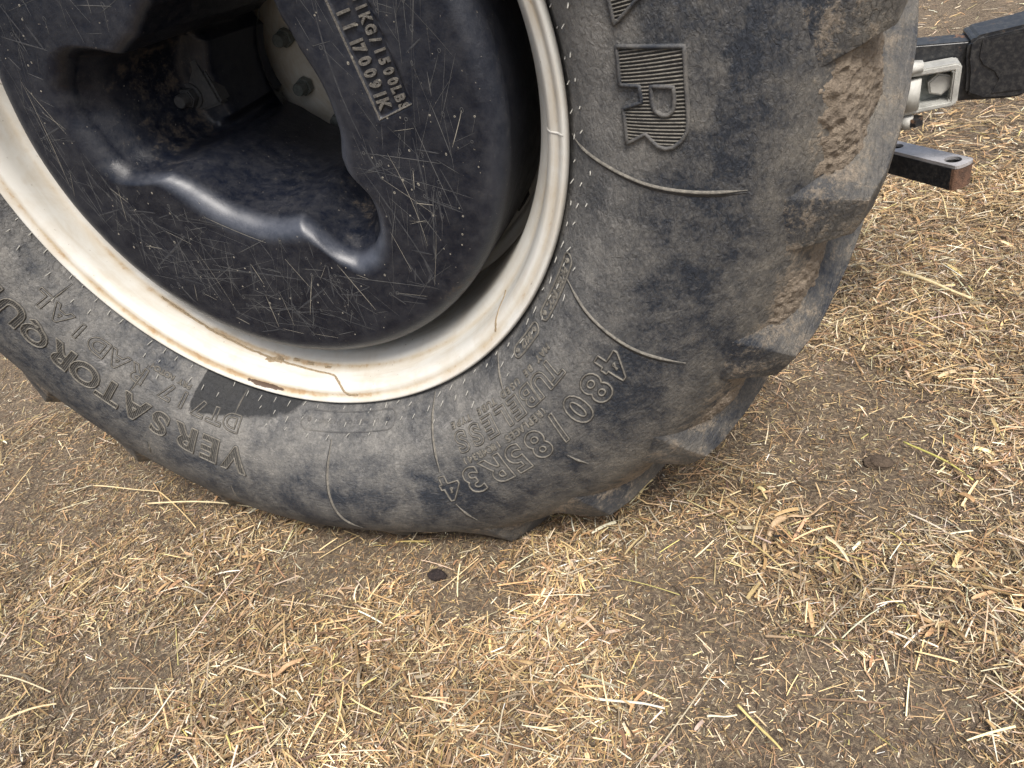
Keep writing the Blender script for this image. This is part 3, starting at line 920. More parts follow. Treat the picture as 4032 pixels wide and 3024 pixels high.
# --- wheel weight ---------------------------------------------------------
YF = 0.020
NPH = 900
ph = np.linspace(-math.pi, math.pi, NPH, endpoint=False)
RB = [(-154, .149), (-148, .143), (-130, .138), (-112, .139), (-95, .142), (-77, .144), (-72, .168), (-69.5, .198), (-64, .230), (-56, .238), (-49, .230), (-42, .212),
      (-36, .193), (-31, .158), (-25, .150), (-5, .150), (10, .152), (27, .155), (39, .166), (46, .182), (60, .230), (75, .238), (90, .215), (105, .155), (125, .146),
      (140, .160), (147, .215), (152, .238), (163, .258), (171, .256), (179, .246), (187, .238), (193, .220), (197, .186), (200, .160), (206, .149)]
_a = np.array([p[0] for p in RB], float); _r = np.array([p[1] for p in RB])
rb = np.interp((np.degrees(ph) + 154) % 360 - 154, _a, _r)
kern = np.exp(-np.linspace(-2, 2, 17) ** 2); kern /= kern.sum()
rb = np.convolve(np.concatenate([rb[-8:], rb, rb[:8]]), kern, 'valid')
dph = np.degrees(ph)
LL = np.clip((rb - 0.150) / 0.075, 0, 1)
L1 = LL * (dph > -90) * (dph < 0); L2 = LL * (np.abs(dph) > 110)
rb = rb + 0.003 * (vnoise(np.cos(ph), np.sin(ph), 5, 3) - 0.5)
rows_r, rows_y, rows_d, rows_w = [], [], [], []
def row(r, y, d=0.0, w=0.0):
    rows_r.append(np.broadcast_to(r, (NPH,)).astype(float)); rows_y.append(np.broadcast_to(y, (NPH,)).astype(float))
    rows_d.append(np.broadcast_to(d, (NPH,)).astype(float)); rows_w.append(np.broadcast_to(w, (NPH,)).astype(float))
RW = 0.378; CR = 0.030
row(0.30, 0.255); row(RW - 0.01, 0.255); row(RW, 0.245); row(RW, 0.16); row(RW, YF + CR + 0.02)
for q in np.linspace(0, math.pi / 2, 9): row(RW - CR + CR * math.cos(q), YF + CR - CR * math.sin(q), 0.08, 0.25 * math.sin(2 * q))
FADE = 1 - L2 * sstep(-0.45, 0.05, np.sin(ph) + 0.15)
FR = 0.016 + 0.018 * np.clip(-np.sin(ph) + 0.25, 0, 1) + 0.012 * L2
n_face = 64
r_in = rb + FR
for i in range(1, n_face):
    t = i / n_face
    row((RW - CR) * (1 - t) + r_in * t, YF, 0.0, 0.0)
for q in np.linspace(0, math.pi / 2, 9): row(rb + FR * (1 - math.sin(q)), YF + FR * (1 - math.cos(q)), 0.0 + 0.10 * LL, 0.85 * math.sin(2 * q) ** 1.6 * FADE * (0.30 + 0.70 * np.clip(-np.sin(ph) + 0.45, 0, 1)))  # painted highlight on the recess fillet, strongest along the bottom
# walls: bore goes straight in, lobes slope to a ledge
y1 = YF + FR
for t in np.linspace(0.08, 1, 14):
    rl = rb - 0.004 - (rb - 0.004 - 0.172) * t ** 0.75
    r = (1 - LL) * (rb - 0.012 * t) + LL * rl
    y = y1 + (0.165 * t) * (1 - LL) + LL * 0.150 * np.where(L2 > 0, sstep(-0.1, 0.62, t) - 0.05 * (1 - t), sstep(0.0, 0.52, t))
    row(r, y, 0.16 * (1 - LL) + LL * (0.20 + 0.14 * np.sin(3.0 * t)), 0.0)
for t in np.linspace(0.1, 1, 10):
    r = (1 - LL) * (rb - 0.012 - 0.004 * t) + LL * (0.172 - 0.034 * t)
    y = y1 + 0.165 + 0.125 * t
    y = (1 - LL) * y + LL * (y1 + 0.150 + 0.01 * t + 0.13 * sstep(0.5, 1, t))
    row(r, y, 0.28 * (1 - t), 0.0)
Rw = np.stack(rows_r, 1); Yw = np.stack(rows_y, 1); Dw = np.stack(rows_d, 1); Ww = np.stack(rows_w, 1)
Aw = np.broadcast_to(ph[:, None], Rw.shape)
Xw, Zw = Rw * np.cos(Aw), Rw * np.sin(Aw)
# sunken cast name plate
PI0, PI1, PO1 = np.array([0.197, 0.135]), np.array([0.2185, -0.0225]), np.array([0.2665, -0.0225])
dirp = (PI1 - PI0) / np.linalg.norm(PI1 - PI0); perp = np.array([-dirp[1], dirp[0]])
if perp[0] < 0: perp = -perp
al = (Xw - PI0[0]) * dirp[0] + (Zw - PI0[1]) * dirp[1]
ac = (Xw - PI0[0]) * perp[0] + (Zw - PI0[1]) * perp[1]
PLEN = float(np.linalg.norm(PI1 - PI0)); PWID = 0.0500
inp = sstep(-0.001, 0.0015, al) * sstep(PLEN + 0.0010, PLEN - 0.0015, al + 0.12 * ac) * sstep(-0.001, 0.0015, ac) * sstep(PWID + 0.001, PWID - 0.0015, ac) * (np.abs(Yw - YF) < 0.002)
edge = 4 * inp * (1 - inp)
Yw = Yw + 0.0042 * inp
Yw = Yw + 0.0016 * (fbm(Xw, Zw, 14, 4, 3) - 0.5) + 0.0010 * inp * (fbm(Xw, Zw, 160, 2, 2) - 0.5)
# a little grime round the outer edge
Dw = Dw + 0.26 * np.exp(-((Aw - rad(-48)) / 0.16) ** 2) * sstep(0.335, 0.36, Rw) + 0.13 * sstep(0.345, 0.37, Rw) + 0.22 * inp
Dw = Dw + 0.14 * L1[:, None] * sstep(0.06, 0.14, Yw) + 0.10 * L2[:, None] * sstep(0.05, 0.12, Yw) * sstep(0.26, 0.18, Yw)
weight = mesh_obj("wheel_weight", np.stack([Xw, Yw, Zw], -1).reshape(-1, 3), grid_faces(NPH, Rw.shape[1], True), M_WT, wheel,
                  attrs={'dirt': Dw.ravel(), 'wear_highlight': np.clip(Ww + 0.7 * edge, 0, 1).ravel()})
tag(weight, 'dark navy cast iron wheel weight covered in scratches')
# closed bore liner so the far end of the bore is dark iron
lathe("bore_sleeve", [(0.139, 0.318), (0.150, 0.345), (0.165, 0.372)], 96, M_WT, weight, {'dirt': 0.2, 'wear_highlight': 0.0})

# letters cast on the plate
def face_fn(a, s, off): return np.stack([a, YF - np.asarray(off), s], -1)
def plate_char(ch, along, across, size, parent):
    loops, co, tris = glyph(ch, 0.045)
    if not len(co): return
    w = 0.78
    def to(l):
        x = along + l[:, 0] * size * w; y = across + (l[:, 1] - 0.5) * size
        return PI0[None] + x[:, None] * dirp + y[:, None] * perp
    # swept solid, rounded by a narrower top
    q = to(co); cen = q.mean(0)
    n = len(q)
    V = [(*(p,), ) for p in q]
    base = np.stack([q[:, 0], np.full(n, YF + 0.0044), q[:, 1]], -1)
    top = np.stack([q[:, 0], np.full(n, YF + 0.0012), q[:, 1]], -1)
    F = [[i + n for i in t] for t in tris]
    verts = np.vstack([base, top])
    # side walls along the outline
    key = {tuple(np.round(c, 5)): i for i, c in enumerate(co)}
    for l in loops:
        ids = [key[tuple(np.round(c, 5))] for c in l]
        for i in range(len(ids)):
            a, b = ids[i], ids[(i + 1) % len(ids)]
            F.append([a, b, b + n, a + n])
    bm = bmesh.new()
    vs = [bm.verts.new(v) for v in verts]
    for f in F:
        try: bm.faces.new([vs[i] for i in f])
        except ValueError: pass
    o = bm_obj("cast_character", bm, M_PLATE, parent)
    return o
def plate_at(px, py):
    return px, py
# positions along the plate (metres from its upper end) for each character
for i, ch in enumerate("81KG/1500"): plate_char(ch, 0.0285 + 0.0118 * i, 0.0375, 0.0142, weight)
for i, ch in enumerate("LBS"): plate_char(ch, 0.1390 + 0.0098 * i - 0.006, 0.0375, 0.0138, weight)
for ch, u in (("1", 0.038), ("1", 0.0535), ("1", 0.0705), ("7", 0.0785), ("0", 0.0925), ("0", 0.1065), ("9", 0.1195), ("1", 0.1320), ("K", 0.1440)):
    plate_char(ch, u, 0.0135, 0.0172, weight)

# highlight on two edges of the plate, painted as pale strips
R = Ridges()
for a_, b_ in (((0.0, 0.0), (PLEN, 0.0)), ((PLEN, 0.0), (PLEN - 0.006, PWID))):
    t_ = np.linspace(0, 1, 40)
    u_ = a_[0] + (b_[0] - a_[0]) * t_; v_ = a_[1] + (b_[1] - a_[1]) * t_
    R.add(lambda a, s_, off: np.stack([a, YF - np.asarray(off), s_], -1), PI0[0] + u_ * dirp[0] + v_ * perp[0], PI0[1] + u_ * dirp[1] + v_ * perp[1], 1.0,
          0.0022 * (0.6 + 0.8 * fbm(u_, v_, 200, 5, 2)), 0.0008, top=0.4, base=-0.002)
R.build("plate_edge_glint", M_PLATE, weight)
# bolt on its pad in the lobe
bm = bmesh.new()
bmesh.ops.create_cube(bm, size=1.0, matrix=Matrix.Translation((-0.186, 0.212, 0.022)) @ Matrix.Rotation(rad(-8), 4, 'Y') @ Matrix.Diagonal((0.066, 0.030, 0.074, 1)))
bmesh.ops.bevel(bm, geom=list(bm.edges), offset=0.004, segments=2, affect='EDGES')
bm_obj("bolt_pad", bm, M_DARKBOLT, weight)
hexbolt("weight_bolt", (-0.196, 0.197, 0.010), (0.02, -1, 0.0), 0.026, 0.014, M_DARKBOLT, weight, 0.016, 0.0095, 0.019, 0.3)

# scratches and dust marks on the face
R = Ridges(); R2 = Ridges(); R3 = Ridges()
cnt = 0
def rb_at(a): return np.interp(a, ph, rb)
def w_y(x, z):
    return YF + 0.0016 * (fbm(x, z, 14, 4, 3) - 0.5)
def face_off(a, s, off):
    a = np.asarray(a, float); s = np.asarray(s, float)
    return np.stack([a, w_y(a, s) - np.asarray(off), s], -1)
while cnt < 560:
    a = rnd.uniform(-math.pi, math.pi); r = math.sqrt(rnd.uniform(0.16 ** 2, 0.352 ** 2))
    x, z = r * math.cos(a), r * math.sin(a)
    L = min(0.20, 0.018 + rnd.expovariate(1 / 0.050))
    th_ = rnd.choice([rnd.uniform(0, math.pi), rnd.gauss(rad(100), 0.25), rnd.gauss(rad(70), 0.2), rnd.gauss(rad(165), 0.3)])
    n = 7
    tt = np.linspace(-0.5, 0.5, n) * L
    cv_ = rnd.gauss(0, 0.5)
    px = x + tt * math.cos(th_) - cv_ * tt * tt * math.sin(th_); pz = z + tt * math.sin(th_) + cv_ * tt * tt * math.cos(th_)
    rr_ = np.hypot(px, pz); aa_ = np.arctan2(pz, px)
    if (rr_ > 0.347).any() or (rr_ < rb_at(aa_) + 0.024).any(): continue
    u_ = (px - PI0[0]) * dirp[0] + (pz - PI0[1]) * dirp[1]; v_ = (px - PI0[0]) * perp[0] + (pz - PI0[1]) * perp[1]
    if ((u_ > -0.004) & (u_ < PLEN + 0.004) & (v_ > -0.004) & (v_ < PWID + 0.004)).any(): continue
    w = rnd.choice([0.0003, 0.0004, 0.0005, 0.0006, 0.0010])
    tp = np.array([0.3, 0.8, 1, 1, 1, 0.8, 0.3])
    if rnd.random() < 0.16:
        R3.add(face_off, px, pz, 1.0, rnd.uniform(0.0016, 0.0036) * tp, 0.0002, top=0.8, base=0.0001); cnt += 1; continue
    (R2 if rnd.random() < 0.07 else R).add(face_off, px, pz, 1.0, w * tp, 0.00025, top=0.7, base=0.00012)
    if rnd.random() < 0.28:      # dried drop at the end
        q = np.linspace(0, 2 * math.pi, 9, endpoint=False)
        rx, rz = rnd.uniform(.0010, .0022), rnd.uniform(.0016, .0042)
        R.add(face_off, px[-1] + rx * np.cos(q), pz[-1] + rz * np.sin(q), 1.0, 0.0006, 0.00028, True, base=0.00012)
    cnt += 1
for i in range(170):
    a = rnd.uniform(-math.pi, math.pi); r = math.sqrt(rnd.uniform(0.20 ** 2, 0.345 ** 2))
    if r < rb_at(a) + 0.03: continue
    q = np.linspace(0, 2 * math.pi, 7, endpoint=False); e = rnd.uniform(.0004, .0011)
    R2.add(face_off, r * math.cos(a) + e * np.cos(q), r * math.sin(a) + e * rnd.uniform(.7, 2) * np.sin(q), 1.0, e, 0.0003, True, base=0.00012)
tag(R.build("scratch_marks", M_SCR, weight), 'fine grey scratches across the weight face', kind='stuff')
tag(R3.build("faint_scuffs", M_SCR3, weight), 'wide faint scuffs on the weight face', kind='stuff')
tag(R2.build("dust_specks", M_SCR2, weight), 'pale scratches and dust specks on the weight face', kind='stuff')

# ------------------------------------------------------------------ lower link arm (three point hitch)
link = empty("lift_arm", (0.95, 0.6, 0))
tag(link, 'black steel lift arm with zinc clevis jutting out behind the tyre', 'lift arm')
def W(x, y, zr): return Vector((x - 0.95, y - 0.6, zr + H))
def prism(name, poly, y0, y1, mat, parent, bev=0.004, seg=3):
    bm = bmesh.new()
    a = [bm.verts.new(W(x, y0, z)) for x, z in poly]; b = [bm.verts.new(W(x, y1, z)) for x, z in poly]
    n = len(poly)
    bm.faces.new(a); bm.faces.new(b[::-1])
    for i in range(n): bm.faces.new((a[i], b[i], b[(i + 1) % n], a[(i + 1) % n]))
    bmesh.ops.recalc_face_normals(bm, faces=bm.faces)
    if bev: bmesh.ops.bevel(bm, geom=list(bm.edges), offset=bev, segments=seg, affect='EDGES', clamp_overlap=True)
    bmesh.ops.triangulate(bm, faces=[f for f in bm.faces if len(f.verts) > 4])
    o = bm_obj(name, bm, mat, parent, smooth=True)
    try: o.data.set_sharp_from_angle(angle=rad(35))
    except Exception: pass
    return o
prism("arm_bar", [(0.60, -0.160), (0.88, -0.1765), (0.942, -0.181), (0.975, -0.183), (1.012, -0.272), (1.012, -0.2765), (0.889, -0.2665), (0.60, -0.245)], 0.552, 0.600, M_RUSTY, link, 0.006)
prism("arm_end", [(0.946, -0.181), (0.955, -0.1725), (0.964, -0.1715), (1.02, -0.166), (1.09, -0.150), (1.16, -0.148), (1.16, -0.235), (1.09, -0.250), (1.045, -0.262), (1.032, -0.2705), (1.018, -0.2735), (0.975, -0.2700), (0.952, -0.258), (0.950, -0.225), (0.946, -0.205)], 0.540, 0.614, M_BLACK, link, 0.013, 4)
prism("weld_plate", [(0.962, -0.176), (1.02, -0.172), (1.03, -0.262), (0.984, -0.262), (0.992, -0.240), (0.985, -0.228), (0.968, -0.216), (0.961, -0.203)], 0.5385, 0.544, M_BLACK, link, 0.0018, 2)
cl = prism("clevis", [(0.842, -0.2040), (0.930, -0.2000), (0.9365, -0.204), (0.9365, -0.2600), (0.930, -0.2655), (0.842, -0.2740), (0.842, -0.2650), (0.926, -0.2570), (0.926, -0.2110), (0.842, -0.2130)], 0.514, 0.550, M_ZINC, link, 0.0022, 2)
prism("clevis_back", [(0.842, -0.2120), (0.929, -0.2085), (0.929, -0.2585), (0.842, -0.2660)], 0.543, 0.5515, M_GREYBOLT, cl, 0.001, 1)
hexbolt("clevis_bolt", W(0.9115, 0.543, -0.2335), (0, -1, 0), 0.0310, 0.016, M_ZINCB, link, 0, 0, 0, 0.2)
bm = bmesh.new()
bmesh.ops.create_cone(bm, cap_ends=True, segments=28, radius1=0.016, radius2=0.016, depth=0.046, matrix=Matrix.Translation(W(0.868, 0.520, -0.2400)))
bmesh.ops.create_cone(bm, cap_ends=True, segments=6, radius1=0.018, radius2=0.018, depth=0.012, matrix=Matrix.Translation(W(0.868, 0.520, -0.1985)))
bmesh.ops.create_cone(bm, cap_ends=True, segments=24, radius1=0.010, radius2=0.010, depth=0.020, matrix=Matrix.Translation(W(0.868, 0.520, -0.284)))
bm_obj("clevis_pin", bm, M_ZINCB, link, True)
bm = bmesh.new()
bmesh.ops.create_cone(bm, cap_ends=True, segments=6, radius1=0.013, radius2=0.013, depth=0.012, matrix=Matrix.Translation(W(0.880, 0.520, -0.284)))
bm_obj("rusty_nut", bm, M_RUSTY, link)

# ------------------------------------------------------------------ drawbar
draw = empty("drawbar", (0.93, 0.6, 0))
tag(draw, 'worn steel drawbar end with a pin hole, below the lift arm', 'drawbar')
dax = Vector((0.665, -0.747, 0)).normalized(); dpr = Vector((0.747, 0.665, 0))
o0 = Vector((0.955, 0.578, H - 0.38))      # centre of the pin hole, top face
def bar_mesh(z0, z1, half, length, hole_r, mat, name, holes=((0.0, 1.0),), end=0.030):
    bm = bmesh.new()
    # outline: rounded end towards +dax
    out = [(-length, -half), (end - 0.014, -half)]
    for q in np.linspace(-math.pi / 2, math.pi / 2, 13)[1:-1]:
        out.append((end - 0.014 + 0.011 * math.cos(q) ** 0.6, half * math.sin(q)))
    out += [(end - 0.014, half), (-length, half)]
    def P_(u, v, z): return o0 + dax * u + dpr * v + Vector((0, 0, z)) - Vector(draw.location)
    top = [bm.verts.new(P_(u, v, z1)) for u, v in out]; bot = [bm.verts.new(P_(u, v, z0)) for u, v in out]
    n = len(out)
    for i in range(n): bm.faces.new((top[i], bot[i], bot[(i + 1) % n], top[(i + 1) % n]))
    for ring, z in ((top, z1), (bot, z0)):
        es = [bm.edges.get((ring[i], ring[(i + 1) % n])) for i in range(n)]
        hv = []
        for hu, sc_ in holes:
            h = [bm.verts.new(P_(hu + hole_r * sc_ * math.cos(t), hole_r * sc_ * math.sin(t), z)) for t in np.linspace(0, 2 * math.pi, 24, endpoint=False)]
            es += [bm.edges.new((h[i], h[(i + 1) % 24])) for i in range(24)]
            hv.append(h)
        bmesh.ops.triangle_fill(bm, use_beauty=True, use_dissolve=False, edges=es)
        if z == z1: hvt = hv
        else: hvb = hv
    for a, b in zip(hvt, hvb):
        for i in range(24): bm.faces.new((a[i], a[(i + 1) % 24], b[(i + 1) % 24], b[i]))
    o = bm_obj(name, bm, mat, draw)
    o.data.materials.append(M_RUST)
    for p in o.data.polygons:
        u = (Vector(p.center) + Vector(draw.location) - o0).dot(dax)
        if name == "drawbar_body" and u > 0.0145 and abs(p.normal.z) < 0.5: p.material_index = 1
    return o
bar_mesh(-0.0440, -0.0060, 0.0215, 0.50, 0.0125, M_RUSTY, "drawbar_body", ((0.0, 1.0), (-0.115, 0.8)))
bar_mesh(-0.0055, 0.0, 0.0205, 0.50, 0.0135, M_WORN, "worn_top_face", ((0.0, 1.0), (-0.115, 0.8)))

# ------------------------------------------------------------------ straw litter
PAL = np.array([(0.58, 0.45, 0.265), (0.51, 0.365, 0.195), (0.38, 0.245, 0.125), (0.64, 0.54, 0.385), (0.28, 0.18, 0.10), (0.68, 0.60, 0.46), (0.19, 0.13, 0.083), (0.33, 0.265, 0.195), (0.46, 0.39, 0.15), (0.12, 0.088, 0.062)])
def strips(x, y, z, yaw, L, w, nseg, curve, pitch, roll, arch, ridge, tint, thin=False):
    """N bent strips, 3 vertices across; returns verts, faces, colours"""
    N = len(x); K = nseg + 1
    t = np.linspace(-0.5, 0.5, K)[None, :] * L[:, None]
    cx, sx = np.cos(yaw)[:, None], np.sin(yaw)[:, None]
    b = curve[:, None] * t * t
    px = x[:, None] + t * cx - b * sx; py = y[:, None] + t * sx + b * cx
    head = yaw[:, None] + np.arctan(2 * curve[:, None] * t)
    pz = z[:, None] + t * np.sin(pitch)[:, None] + arch[:, None] * (1 - (2 * t / L[:, None]) ** 2)
    wx, wy = -np.sin(head), np.cos(head)
    cr, sr = np.cos(roll)[:, None], np.sin(roll)[:, None]
    taper = np.ones(K); taper[-1] = 0.6
    hw = 0.5 * w[:, None] * taper[None]
    W3 = 2 if thin else 3
    V = np.empty((N, K, W3, 3))
    for j, sgn in enumerate((-1, 1) if thin else (-1, 0, 1)):
        V[:, :, j, 0] = px + sgn * hw * wx * cr
        V[:, :, j, 1] = py + sgn * hw * wy * cr
        V[:, :, j, 2] = pz + sgn * hw * sr + (ridge[:, None] if sgn == 0 else 0)
    base = (np.arange(N) * K * W3)[:, None, None]
    k = np.arange(nseg)[None, :, None]
    j = np.arange(W3 - 1)[None, None, :]
    i0 = base + k * W3 + j
    F = np.stack([i0, i0 + W3, i0 + W3 + 1, i0 + 1], -1).reshape(-1, 4)
    C = np.ones((N, K, W3, 4)); C[..., :3] = tint[:, None, None, :]
    return V.reshape(-1, 3), F, C.reshape(-1, 4)

def tints(n, wts, var=0.16):
    wts = np.array(wts, float); wts /= wts.sum()
    c = PAL[rng.choice(len(PAL), n, p=wts)]
    return np.clip(c * (1 + rng.normal(0, var, (n, 1))) * (1 + rng.normal(0, 0.04, (n, 3))), 0.02, 0.85)

def scatter(n, region, dens):
    """n points in the regions (x0,x1,y0,y1,share) kept where dens(x,y) allows"""
    xs, ys = [], []
    for x0, x1, y0, y1, share in region:
        m_ = int(n * share)
        x = rng.uniform(x0, x1, m_); y = rng.uniform(y0, y1, m_)
        k = rng.random(m_) < dens(x, y)
        xs.append(x[k]); ys.append(y[k])
    x = np.concatenate(xs); y = np.concatenate(ys)
    inside = (np.abs(x) < 0.24) & (y > -0.03) & (y < 0.42)
    return x[~inside], y[~inside]

NEAR = [(-0.95, 1.15, -0.70, 0.30, 0.50), (0.35, 1.45, 0.30, 1.30, 0.22), (-2.1, -0.45, -0.3, 1.0, 0.28)]
WIDE = [(-0.95, 1.15, -0.70, 0.30, 0.50), (0.35, 1.45, 0.30, 1.30, 0.22), (-2.1, -0.45, -0.3, 1.0, 0.24), (0.5, 2.4, 1.30, 4.2, 0.18)]
SV, SF, SC, off = [], [], [], 0
def emit(args):
    global off
    V, F, C = strips(*args)
    SV.append(V); SF.append(F + off); SC.append(C); off += len(V)
def layer(n, region, dens, Lr, wr, nseg, curve, pit, rollsd, arch, zr, wts, ridge=0.25, thin=False):
    x, y = scatter(n, region, dens)
    k = len(x)
    L = np.clip(rng.lognormal(math.log(Lr[0]), Lr[1], k), Lr[0] * 0.3, Lr[2])
    w = rng.uniform(wr[0], wr[1], k)
    d = litter(x, y)
    z = gz(x, y) + 0.0012 + rng.random(k) * (zr[0] + zr[1] * d)
    pitch = rng.normal(0, pit, k) * np.clip(0.025 / L, 0.15, 1.0)
    tn = tints(k, wts, 0.30) * (0.58 + 0.72 * fbm(x, y, 9.0, 55, 3))[:, None]
    tn = tn * (1 - 0.16 * np.clip(fbm(x, y, 3.5, 91, 2) - 0.3, 0, 1)[:, None] * np.array([0.0, 0.3, 0.9])[None])
    emit((x, y, z, rng.uniform(0, 2 * math.pi, k), L, w, nseg, rng.normal(0, curve, k) / L, pitch, rng.normal(0, rollsd, k), np.abs(rng.normal(0, arch, k)) * L, w * ridge, tn, thin))
    return k
# fine dusty chaff trodden in
layer(560000, NEAR, lambda x, y: 0.20 + 0.80 * np.clip(litter(x, y) + 0.5 * (fbm(x, y, 26, 77, 3) - 0.42), 0, 1), (0.0062, 0.55, 0.024), (0.0005, 0.0014), 1, 0.0, 0.20, 0.35, 0.0, (0.0012, 0.006), [2.4, 3, 3.4, 1.6, 4, .7, 4, 4.4, .3, 4.0], thin=True)
# short chopped straw
layer(120000, WIDE, lambda x, y: 0.12 + 0.88 * litter(x, y) ** 1.2, (0.015, 0.50, 0.05), (0.0007, 0.0019), 2, 0.05, 0.24, 0.4, 0.02, (0.002, 0.017), [3.6, 4, 3.6, 2.2, 3.0, 1.2, 2.2, 2.8, .3, 1.6])
# longer straw and leaf blades
layer(30000, WIDE, lambda x, y: np.clip(0.05 + litter(x, y) ** 1.6, 0, 1), (0.032, 0.50, 0.10), (0.0009, 0.0026), 4, 0.09, 0.26, 0.5, 0.03, (0.004, 0.020), [3.6, 4.5, 4.0, 2.2, 3.2, 1.3, 1.8, 2.0, .3, 1.0])
# broad brown husks
layer(6000, WIDE, lambda x, y: np.clip(litter(x, y) ** 1.5, 0, 1), (0.028, 0.4, 0.06), (0.0030, 0.0058), 5, 0.22, 0.3, 0.7, 0.08, (0.004, 0.014), [1.6, 3, 4, .6, 3.4, .3, 1.6, 2, 0, .6], ridge=-0.22)
# a few long stems
layer(560, WIDE, lambda x, y: 0.15 + 0.6 * litter(x, y), (0.10, 0.35, 0.20), (0.0014, 0.0024), 7, 0.05, 0.12, 0.2, 0.02, (0.009, 0.014), [4, 3, 1, 4, .6, 2, .2, .6, 1.0, 0], ridge=0.4)
# thin far scatter
layer(34000, [(0.3, 3.6, 1.1, 6.5, 1.0)], lambda x, y: 0.15 + 0.85 * litter(x, y), (0.040, 0.4, 0.12), (0.0020, 0.0040), 2, 0.1, 0.2, 0.5, 0.04, (0.003, 0.016), [4, 4, 3, 3, 2, 2, .8, 1.4, .3, .4])
straw = mesh_obj("straw_litter", np.vstack(SV), np.vstack(SF), M_STRAW, attrs={'tint': np.vstack(SC)}, smooth=False)
tag(straw, 'chopped golden straw and chaff scattered over the soil', 'straw', kind='stuff')

# ------------------------------------------------------------------ single stalks, husks and clods
def stalk(name, p0, p1, w, col, label, lift=0.014, bend=0.02, cat='straw', nseg=14, flat=False, twist=0.0):
    p0, p1 = np.array(p0), np.array(p1)
    d = p1 - p0; L = float(np.linalg.norm(d)); u = d / L; v = np.array([-u[1], u[0]])
    t = np.linspace(0, 1, nseg + 1)
    xy = p0[None] + t[:, None] * d + (bend * L * 4 * t * (1 - t))[:, None] * v
    z = np.maximum(gz(xy[:, 0], xy[:, 1]) * 0.3, 0) + lift + 0.003 * np.sin(t * 5 + L * 40)
    V, F = [], []
    ring = 6
    for i in range(nseg + 1):
        ww = w * (1 - 0.25 * t[i]) * (1 + 0.10 * math.sin(9 * t[i] + L * 31))
        if flat: ww = w * (0.30 + 0.9 * float(fbm(t[i] * 1.0 + L * 50, 0.3, 5.0, 12, 2))) * min(1, 0.25 + 4 * t[i], 0.15 + 5 * (1 - t[i]))
        for q in range(ring):
            an = 2 * math.pi * q / ring + twist * t[i]
            a, b = math.cos(an) * ww * 0.5, math.sin(an) * ww * (0.07 if flat else 0.42)
            ct, st = math.cos(twist * t[i]), math.sin(twist * t[i])
            V.append((xy[i, 0] + v[0] * a, xy[i, 1] + v[1] * a, z[i] + b + (1.1 * a * st + 0.004 * math.sin(11 * t[i]) if flat else 0)))
    V = np.array(V); org = V.mean(0); org[2] = V[:, 2].min()
    for i in range(nseg):
        for q in range(ring):
            F.append((i * ring + q, i * ring + (q + 1) % ring, (i + 1) * ring + (q + 1) % ring, (i + 1) * ring + q))
    F.append(tuple(range(ring))[::-1]); F.append(tuple(nseg * ring + q for q in range(ring)))
    c = np.ones((len(V), 4)); c[:, :3] = np.array(col)[None] * (0.9 + 0.2 * rng.random((len(V), 1)))
    o = mesh_obj(name, V - org, F, M_STRAW, attrs={'tint': c}, smooth=True)
    o.location = org
    tag(o, label, cat)
    return o
stalk("straw_stalk", (-0.789, 0.007), (-0.592, 0.005), 0.0030, (.66, .53, .31), 'slim golden stalk nearest the left lower edge of the tyre')
stalk("straw_stalk", (-0.598, -0.027), (-0.314, -0.016), 0.0042, (.68, .56, .34), 'long thick golden stalk lying below the hatched letters')
stalk("straw_stalk", (-0.594, 0.006), (-0.421, -0.081), 0.0030, (.62, .46, .24), 'thin stalk crossing the long thick stalk left of centre')
stalk("straw_stalk", (0.871, 0.231), (0.957, 0.145), 0.0042, (.46, .42, .13), 'greenish yellow stalk on bare soil right of the tyre')
stalk("straw_stalk", (0.922, 0.779), (1.041, 0.664), 0.0085, (.64, .52, .30), 'broad pale stalk lying right of the muddy tread lugs', lift=0.02)
stalk("straw_stalk", (0.444, -0.303), (0.537, -0.302), 0.0042, (.66, .61, .50), 'whitish straight stalk near the bottom edge', lift=0.018)
stalk("straw_stalk", (0.626, -0.282), (0.679, -0.331), 0.0040, (.60, .48, .20), 'yellow stalk pointing down to the right bottom edge', lift=0.018)
stalk("straw_stalk", (0.590, -0.304), (0.626, -0.295), 0.0030, (.70, .62, .44), 'short pale stalk beside the yellow one at the bottom right', lift=0.018)
stalk("straw_stalk", (-0.51, -0.504), (-0.412, -0.456), 0.0045, (.60, .47, .28), 'thick pale stalk in the bottom left corner', lift=0.022)
stalk("straw_stalk", (-0.222, -0.467), (-0.209, -0.398), 0.0030, (.66, .60, .48), 'white stalk slanting upward near the bottom left', lift=0.020)
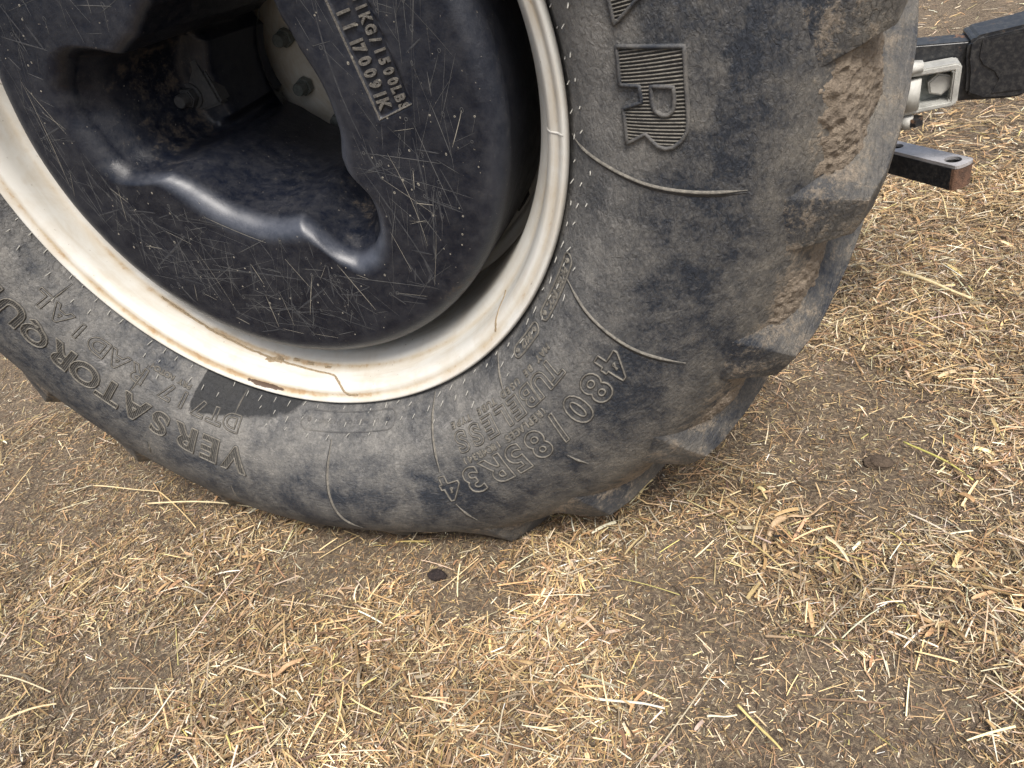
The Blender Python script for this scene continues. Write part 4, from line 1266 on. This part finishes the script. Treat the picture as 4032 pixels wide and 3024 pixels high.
stalk("straw_stalk", (-0.593, -0.432), (-0.445, -0.440), 0.0030, (.60, .50, .33), 'pale level stalk above the bottom left corner', lift=0.022)
stalk("straw_stalk", (0.30, -0.20), (0.385, -0.245), 0.0034, (.74, .66, .48), 'pale stalk below the middle lug pointing right')
stalk("dry_husk", (0.653, -0.038), (0.690, 0.045), 0.013, (.42, .30, .18), 'wide brown curled husk right of the lowest lugs', lift=0.016, bend=0.12, cat='husk', flat=True, twist=0.9)
stalk("dry_husk", (0.685, 0.040), (0.755, 0.085), 0.009, (.46, .33, .20), 'narrow brown husk reaching right from the wide curled one', lift=0.018, bend=-0.10, cat='husk', flat=True, twist=-0.7)
stalk("dry_husk", (0.335, -0.188), (0.43, -0.205), 0.008, (.47, .32, .20), 'pinkish brown husk below the middle of the tyre', lift=0.016, bend=0.12, cat='husk', flat=True, twist=1.2)
stalk("dry_husk", (-0.10, -0.35), (-0.02, -0.31), 0.008, (.42, .27, .15), 'reddish brown husk in the straw at the bottom centre', lift=0.018, bend=-0.16, cat='husk', flat=True, twist=1.4)

def clod(name, x, y, rx, ry, rz, mat, label, seed):
    bm = bmesh.new()
    bmesh.ops.create_icosphere(bm, subdivisions=4, radius=1.0)
    for v in bm.verts:
        p = v.co
        k = 1 + 0.55 * (float(fbm(p.x + p.z * 1.7 + seed, p.y - p.z * 1.3, 1.6, seed, 4)) - 0.5) + 0.25 * (float(fbm(p.x * 2 - p.z, p.y + p.z * 2 + seed, 5, seed + 3, 2)) - 0.5)
        v.co = Vector((p.x * rx * k, p.y * ry * k, p.z * rz * k))
    o = bm_obj(name, bm, mat, None, True)
    o.location = (x, y, float(gz(x, y)) + rz * 0.55)
    tag(o, label, 'clod')
    return o
clod("soil_clod", 0.129, -0.123, 0.017, 0.010, 0.009, M_CLOD, 'small dark purplish clod below the middle of the tyre', 2)
clod("soil_clod", 0.830, 0.189, 0.022, 0.016, 0.006, M_CLOD2, 'brown crumbly clod on bare soil right of the tyre', 5)
